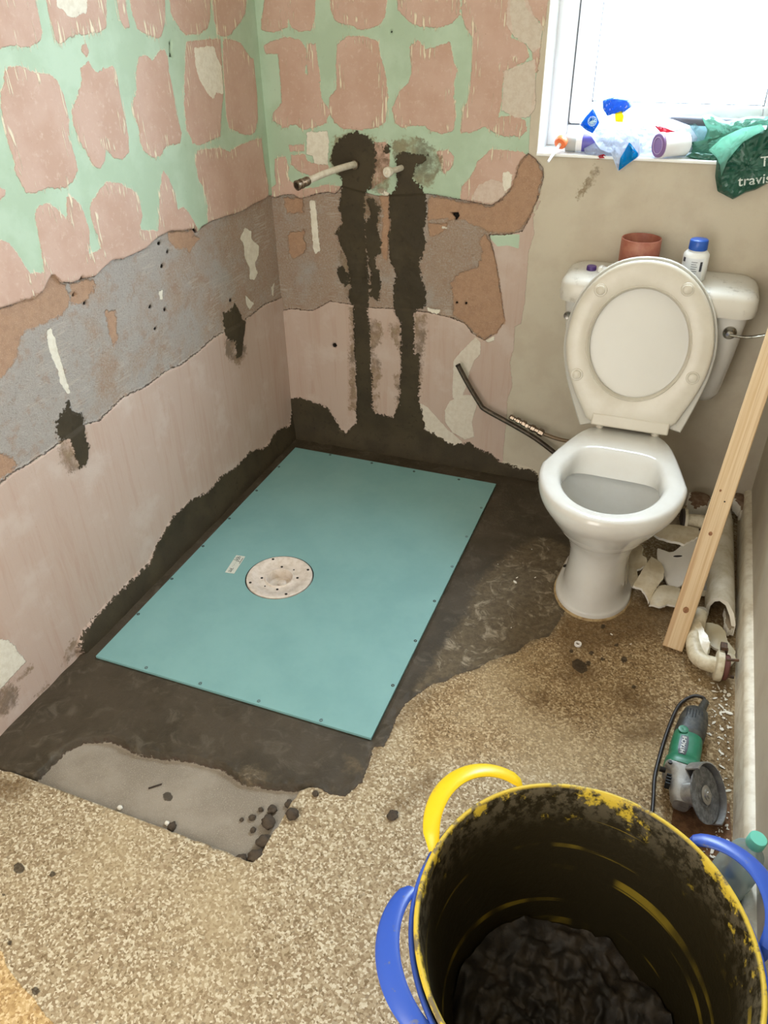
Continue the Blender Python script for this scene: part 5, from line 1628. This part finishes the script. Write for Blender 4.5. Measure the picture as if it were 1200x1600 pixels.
YEL = tub_mat('tub_yellow', (206, 178, 60), (38, 32, 16), (120, 106, 76))
YELH = simple('handle_yellow', (238, 200, 24), 0.38, col2=(200, 160, 60), nscale=24, lo=0.66, hi=0.74)
BLU = simple('tub_blue', (50, 84, 178), 0.4, col2=(92, 100, 130), nscale=40, lo=0.6, hi=0.7)
BLUH = simple('handle_blue', (48, 86, 184), 0.36, col2=(96, 104, 138), nscale=40, lo=0.62, hi=0.70)
make_tub('flexible_tub', 'yellow flexible tub crusted inside with dark mortar, nested in the blue tub', YEL, 0.2405, 0.178, 0.352, [(0.047, 0.032, 144.5, 22.5), (0.047, 0.032, -36, 22.5)], YELH, 0.006, 0.008)
make_tub('flexible_tub', 'blue flexible tub around the outside of the mortar-filled yellow tub', BLU, 0.2480, 0.186, 0.346, [(0.034, 0.014, 206, 25), (0.052, 0.020, 38, 21)], BLUH, 0.0, 0.0)
# mortar left in the bottom
q = MB()
rows = []
for i in range(0, 46):
    r_ = 0.001 + 0.179 * i / 45
    row_ = []
    for k in range(144):
        a = 2 * math.pi * k / 144
        x, y = r_ * math.cos(a), r_ * math.sin(a)
        z = 0.036 + 0.022 * mn.noise(Vector((x * 18, y * 18, 1))) + 0.016 * mn.noise(Vector((x * 46, y * 46, 5))) + 0.008 * mn.noise(Vector((x * 110, y * 110, 3))) + 0.05 * (r_ / 0.179) ** 6 * (0.5 + mn.noise(Vector((x * 12, y * 12, 9))))
        row_.append((x, y, z))
    rows.append(row_)
rows.append([(0.178 * math.cos(2 * math.pi * k / 144), 0.178 * math.sin(2 * math.pi * k / 144), 0.02) for k in range(144)])
rows.append([(0.002 * math.cos(2 * math.pi * k / 144), 0.002 * math.sin(2 * math.pi * k / 144), 0.016) for k in range(144)])
q.rings(rows)
o = q.build('mortar_residue', simple('wet_mortar', (30, 24, 16), 0.6, col2=(52, 42, 28), nscale=24, bump=0.5), angle=80)
o.location = TC
tag(o, 'lumpy dark mortar residue in the bottom of the yellow tub', 'mortar')

# ------------------------------------------------------------------ clear bottle by the skirting
m, nt, b = new_mat('clear_plastic')
g = NB(nt)
tr_ = g.n('ShaderNodeBsdfTransparent'); tr_.inputs[0].default_value = (0.86, 0.95, 0.94, 1)
gl_ = g.n('ShaderNodeBsdfGlossy'); gl_.inputs['Roughness'].default_value = 0.08
df_ = g.n('ShaderNodeBsdfDiffuse'); df_.inputs[0].default_value = lin((190, 214, 212))
lw = g.n('ShaderNodeLayerWeight'); lw.inputs[0].default_value = 0.45
mx1 = g.n('ShaderNodeMixShader'); g.link(lw.outputs['Facing'], mx1.inputs[0]); g.link(tr_.outputs[0], mx1.inputs[1]); g.link(gl_.outputs[0], mx1.inputs[2])
mx2 = g.n('ShaderNodeMixShader'); mx2.inputs[0].default_value = 0.34; g.link(mx1.outputs[0], mx2.inputs[1]); g.link(df_.outputs[0], mx2.inputs[2])
g.link(mx2.outputs[0], nt.nodes['Material Output'].inputs[0])
CLEAR = m
bt = thing('drinks_bottle', 'clear plastic bottle with pale green cap standing at the skirting behind the blue handle', 'bottle', (1.597, -1.435, 0.004), (0, R(8), 0))
q = MB()
q.lathe([(0.012, 0.006), (0.030, 0.0), (0.036, 0.006), (0.037, 0.04), (0.035, 0.06), (0.037, 0.08), (0.035, 0.10), (0.037, 0.12), (0.036, 0.16), (0.028, 0.195), (0.0135, 0.215), (0.0125, 0.228)], 40)
q.build('body', CLEAR, bt, angle=70)
q = MB(); q.lathe([(0.030, 0.008), (0.034, 0.012), (0.035, 0.04), (0.033, 0.06), (0.034, 0.085)], 32); q.build('liquid', simple('dark_teal_liquid', (52, 78, 78), 0.1), bt)
q = MB(); q.lathe([(0.0150, 0.222), (0.0158, 0.224), (0.0155, 0.240), (0.014, 0.242)], 32); q.build('cap', simple('cap_mint', (120, 214, 190), 0.35), bt)

# ------------------------------------------------------------------ things on the window sill
SZ = WZ0 + 0.0055


def crumple(key, y, df, db, seed, mat, name, amp=0.008, n=90, rings_n=12, freq=38, zmin=None, lean=0.0):
    P = [(x / 1000, z / 1000) for x, z in SHAPE[key]]
    cx = sum(p[0] for p in P) / len(P); cz = sum(p[1] for p in P) / len(P)
    O = resample([(x - cx, z - cz) for x, z in P], n)
    q_ = MB(); rows_ = []

    def nz(x, z, s_):
        p = Vector((x * freq, z * freq, seed + s_))
        a = 1 - abs(mn.noise(p)) * 2.4
        b2 = 1 - abs(mn.noise(p * 2.3 + Vector((9, 3, 1)))) * 2.4
        return amp * (a * 0.7 + b2 * 0.4 - 0.3)
    for side in (1, -1):
        seq = range(0, rings_n + 1) if side > 0 else range(rings_n - 1, -1, -1)
        for i in seq:
            r_ = max(i / rings_n, 0.01)
            row_ = []
            for p in O:
                x, z = cx + p.x * r_, cz + p.y * r_
                k = math.sqrt(max(0, 1 - r_ ** 2.5))
                yy = y + lean * max(0.0, cz - z)
                if side > 0: yy += -(df * k) - nz(x, z, 0) * min(1, k * 2 + 0.25)
                else: yy += (db * k) + nz(x, z, 7) * min(1, k * 2)
                zz = z
                if zmin is not None and yy > -0.012 and zz < zmin: zz = zmin + (zz - zmin) * 0.02
                row_.append((x, yy, zz))
            rows_.append(row_)
    q_.rings(rows_)
    return q_.build(name, mat, angle=22)


def panel(key, target, mat, name, lift=0.0012):
    P = [(x / 1000, z / 1000) for x, z in SHAPE[key]]
    cx = sum(p[0] for p in P) / len(P); cz = sum(p[1] for p in P) / len(P)
    O = resample([(x - cx, z - cz) for x, z in P], 40)
    rows_ = []
    for r_ in (0.02, .2, .4, .6, .8, 1.0):
        row_ = []
        for p in O:
            x, z = cx + p.x * r_, cz + p.y * r_
            ok, hp, nn, _ = target.ray_cast(Vector((x, -0.4, z)), Vector((0, 1, 0)))
            yy = (hp.y if ok and hp.y < 0.12 else y_last[0])
            y_last[0] = yy
            row_.append((x, yy - lift, z))
        rows_.append(row_)
    q_ = MB(); q_.rings(rows_, cap0=True, cap1=False)
    o_ = q_.build(name, mat, target, smooth=True, angle=25)
    sm = o_.modifiers.new('thickness', 'SOLIDIFY'); sm.thickness = 0.0005; sm.offset = 0
    return o_


y_last = [0.0]
FILM = film('clear_film', (212, 218, 228), 0.76)
BLUEP = film('print_blue', (24, 130, 214), 0.97)
BLUED = film('print_deep_blue', (56, 120, 196), 0.97)
CYANP = film('print_cyan', (0, 160, 216), 0.95)
REDP = film('print_red', (214, 40, 62), 0.95)
YELP = film('print_yellow', (240, 222, 40), 0.95)
bg = crumple('bag', 0.020, 0.012, 0.02, 1, FILM, 'plastic_bag', amp=0.012, lean=-0.5)
tag(bg, 'crumpled clear plastic bag with blue, yellow and cyan printed panels on the window sill', 'plastic bag')
panel('p1', bg, BLUED, 'printed_panel'); p2 = panel('p2', bg, BLUEP, 'printed_panel'); panel('p3', bg, YELP, 'printed_panel', 0.002); p4 = panel('p4', bg, CYANP, 'printed_panel')
# round snowflake emblem on the blue panel, small lettering on the cyan one
EMB = simple('emblem_pale', (186, 226, 240), 0.5)
q = MB()
cx, cz = SHAPE['p2'][0][0] / 1000 + 0.003, (SHAPE['p2'][0][1] + SHAPE['p2'][2][1]) / 2000
for k in range(6):
    q.box((0, 0, 0), (0.0028, 0.0006, 0.0205), Matrix.Translation((cx, 0, cz)) @ Matrix.Rotation(R(30 * k), 4, 'Y'))
rg = [[(cx + r_ * math.cos(2 * math.pi * k / 28), yy, cz + r_ * math.sin(2 * math.pi * k / 28)) for k in range(28)] for r_, yy in ((0.0108, 0), (0.0125, 0), (0.0125, .0006), (0.0108, .0006), (0.0108, 0))]
q.rings(rg, cap0=False, cap1=False)
ok, hp, nn, _ = bg.ray_cast(Vector((cx, -0.4, cz)), Vector((0, 1, 0)))
em = q.build('emblem', EMB, p2, smooth=False)
for v in em.data.vertices:
    ok, hp2, nn, _ = bg.ray_cast(Vector((v.co.x, -0.4, v.co.z)), Vector((0, 1, 0)))
    v.co.y += (hp2.y if ok else hp.y) - 0.0026
bg2 = crumple('bagb', 0.02, 0.022, 0.02, 5, FILM, 'plastic_bag', amp=0.008, zmin=SZ)
tag(bg2, 'small folded clear plastic bag with red print at the front of the sill', 'plastic bag')
panel('p6', bg2, REDP, 'printed_panel')
bg3 = crumple('bagc', 0.050, 0.022, 0.03, 9, film('white_film', (214, 218, 228), 0.86), 'plastic_bag', amp=0.010, zmin=SZ)
tag(bg3, 'crumpled white plastic bag with a red printed corner behind the purple-lidded tube', 'plastic bag')
panel('p7', bg3, REDP, 'printed_panel')
bg4 = crumple('bagd', 0.075, 0.018, 0.02, 12, film('teal_film', (170, 206, 212), 0.6), 'plastic_bag', amp=0.010, zmin=SZ)
tag(bg4, 'small pale teal see-through bag between the red-printed bag and the mint sheet', 'plastic bag')

GREYC = simple('grey_cap', (176, 176, 172), 0.5)
PURP = simple('band_purple', (92, 84, 168), 0.4)
WHT = simple('tube_white', (236, 236, 238), 0.35)
t = thing('sealant_tube', 'white sealant tube with grey end and purple band at the left of the sill', 'sealant tube', (0.955, 0.035, SZ + 0.0235))
t.rotation_euler = (0, 0, R(6))
MX = Matrix.Rotation(R(90), 4, 'Y')
q = MB(); q.lathe([(0.0205, 0.0), (0.0215, 0.002), (0.0215, 0.15), (0.019, 0.155)], 36, MX); q.build('body', WHT, t)
q = MB(); q.lathe([(0.0218, 0.030), (0.0222, 0.031), (0.0222, 0.085), (0.0218, 0.086)], 36, MX, cap0=False, cap1=False); q.build('purple_band', PURP, t)
q = MB()
rg = []
for r_, z_ in ((0.0, -0.016), (0.021, -0.016), (0.0228, -0.014), (0.0228, 0.012), (0.0215, 0.014)):
    rg.append([MX @ Vector(((r_ - (0.0008 if k % 2 else 0)) * math.cos(2 * math.pi * k / 60), (r_ - (0.0008 if k % 2 else 0)) * math.sin(2 * math.pi * k / 60), z_)) for k in range(60)])
q.rings(rg, cap0=False, cap1=False); q.build('ribbed_end', GREYC, t, angle=70)
t = thing('sealant_nozzle', 'white nozzle stick with round orange collar poking over the left end of the sill', 'nozzle', (0.929, 0.006, 1.100))
dv = (Vector((0.912, -0.058, 1.064)) - Vector((0.929, 0.006, 1.100))).normalized()
MN = dv.to_track_quat('Z', 'Y').to_matrix().to_4x4()
q = MB(); q.lathe([(0.016, -0.014), (0.0175, -0.012), (0.0175, 0.0), (0.016, 0.003), (0.009, 0.004), (0, 0.004)], 32, MN, cap1=False); q.build('orange_collar', simple('collar_orange', (236, 120, 66), 0.4), t)
q = MB(); q.lathe([(0.0052, 0.0), (0.0034, 0.078), (0.0022, 0.079)], 16, MN); q.build('stick', WHT, t)
t = thing('plastic_tub', 'white plastic cylinder lying on its side, purple ringed lid facing the room', 'plastic tube', (1.193, -0.012, SZ + 0.0325))
t.scale = (0.88, 0.88, 0.88)
MC = (Vector((0.78, 0.62, 0.0))).normalized().to_track_quat('Z', 'Y').to_matrix().to_4x4()
MC2 = MC
q = MB(); q.lathe([(0.0335, 0.006), (0.0365, 0.006), (0.0365, 0.016), (0.034, 0.018), (0.034, 0.095), (0.031, 0.098)], 40, MC); q.build('body', WHT, t)
q = MB(); q.lathe([(0, 0.002), (0.0215, 0.002), (0.0222, 0.0), (0.0240, 0.0), (0.0246, 0.002), (0.0305, 0.002), (0.031, 0.0), (0.0338, 0.001), (0.0340, 0.0062), (0.0, 0.0062)], 44, MC, cap0=False, cap1=False)
q.build('purple_lid', simple('lid_purple', (138, 108, 156), 0.4), t, angle=25)
q = MB(); q.lathe([(0.0224, 0.0), (0.0224, -0.0006), (0.0240, -0.0006), (0.0240, 0.0)], 44, MC, cap0=False, cap1=False); q.build('ring', simple('ring_pale', (196, 176, 206), 0.4), [c_ for c_ in t.children if c_.name.startswith('purple_lid')][0])

q = MB()
q.sweep(smoothpath([(1.214, 0.075, 1.158), (1.222, 0.072, 1.160), (1.30, 0.070, 1.159), (1.38, 0.070, 1.158), (1.50, 0.070, 1.158)], 6), [(0.008 + 0.004 * min(1, k / 4), 0.008 + 0.003 * min(1, k / 4)) for k in range(25)], 18)
o = q.build('foam_pipe_lagging', simple('grey_foam', (96, 96, 104), 0.85, bump=0.2))
tag(o, 'dark grey foam rod lying on top of the bags at the back of the sill', 'foam rod')
MINT = film('mint_film', (128, 178, 158), 0.88)
GREENB = simple('green_bag', (28, 74, 58), 0.32, col2=(40, 88, 72), nscale=20, bump=0.3, bscale=50)
mb = crumple('mint', 0.055, 0.022, 0.025, 20, MINT, 'plastic_sheet', amp=0.013, n=120, zmin=SZ)
tag(mb, 'crumpled mint green plastic sheet on the sill, behind the dark green bag', 'plastic sheet')
gb = crumple('green', -0.013, 0.022, 0.008, 27, GREENB, 'shopping_bag', amp=0.009, n=120, lean=-0.03)
tag(gb, 'dark green plastic bag with white lettering hanging over the sill edge', 'plastic bag')
gb2 = crumple('greenb', 0.02, 0.012, 0.02, 31, GREENB, 'bag_fold', amp=0.004, zmin=SZ)
gb2.parent = gb
tg = crumple('tongue', -0.034, 0.004, 0.004, 33, MINT, 'torn_flap', amp=0.004, n=100)
tg.parent = mb
WLET = simple('letter_pale', (206, 214, 208), 0.5)
for body, size, (x, z), rot in (('travis', 0.036, (1.450, 1.040), 9), ('TP', 0.034, (1.472, 1.086), 9)):
    tx = text_mesh(body, size, WLET, 'lettering', 0.0002)
    M_ = Matrix.Translation((x, -0.05, z)) @ Matrix.Rotation(R(90), 4, 'X') @ Matrix.Rotation(R(rot), 4, 'Z')
    wrap_on(tx, M_, gb, 0.0008)

dg = bpy.context.evaluated_depsgraph_get()
dg.update()
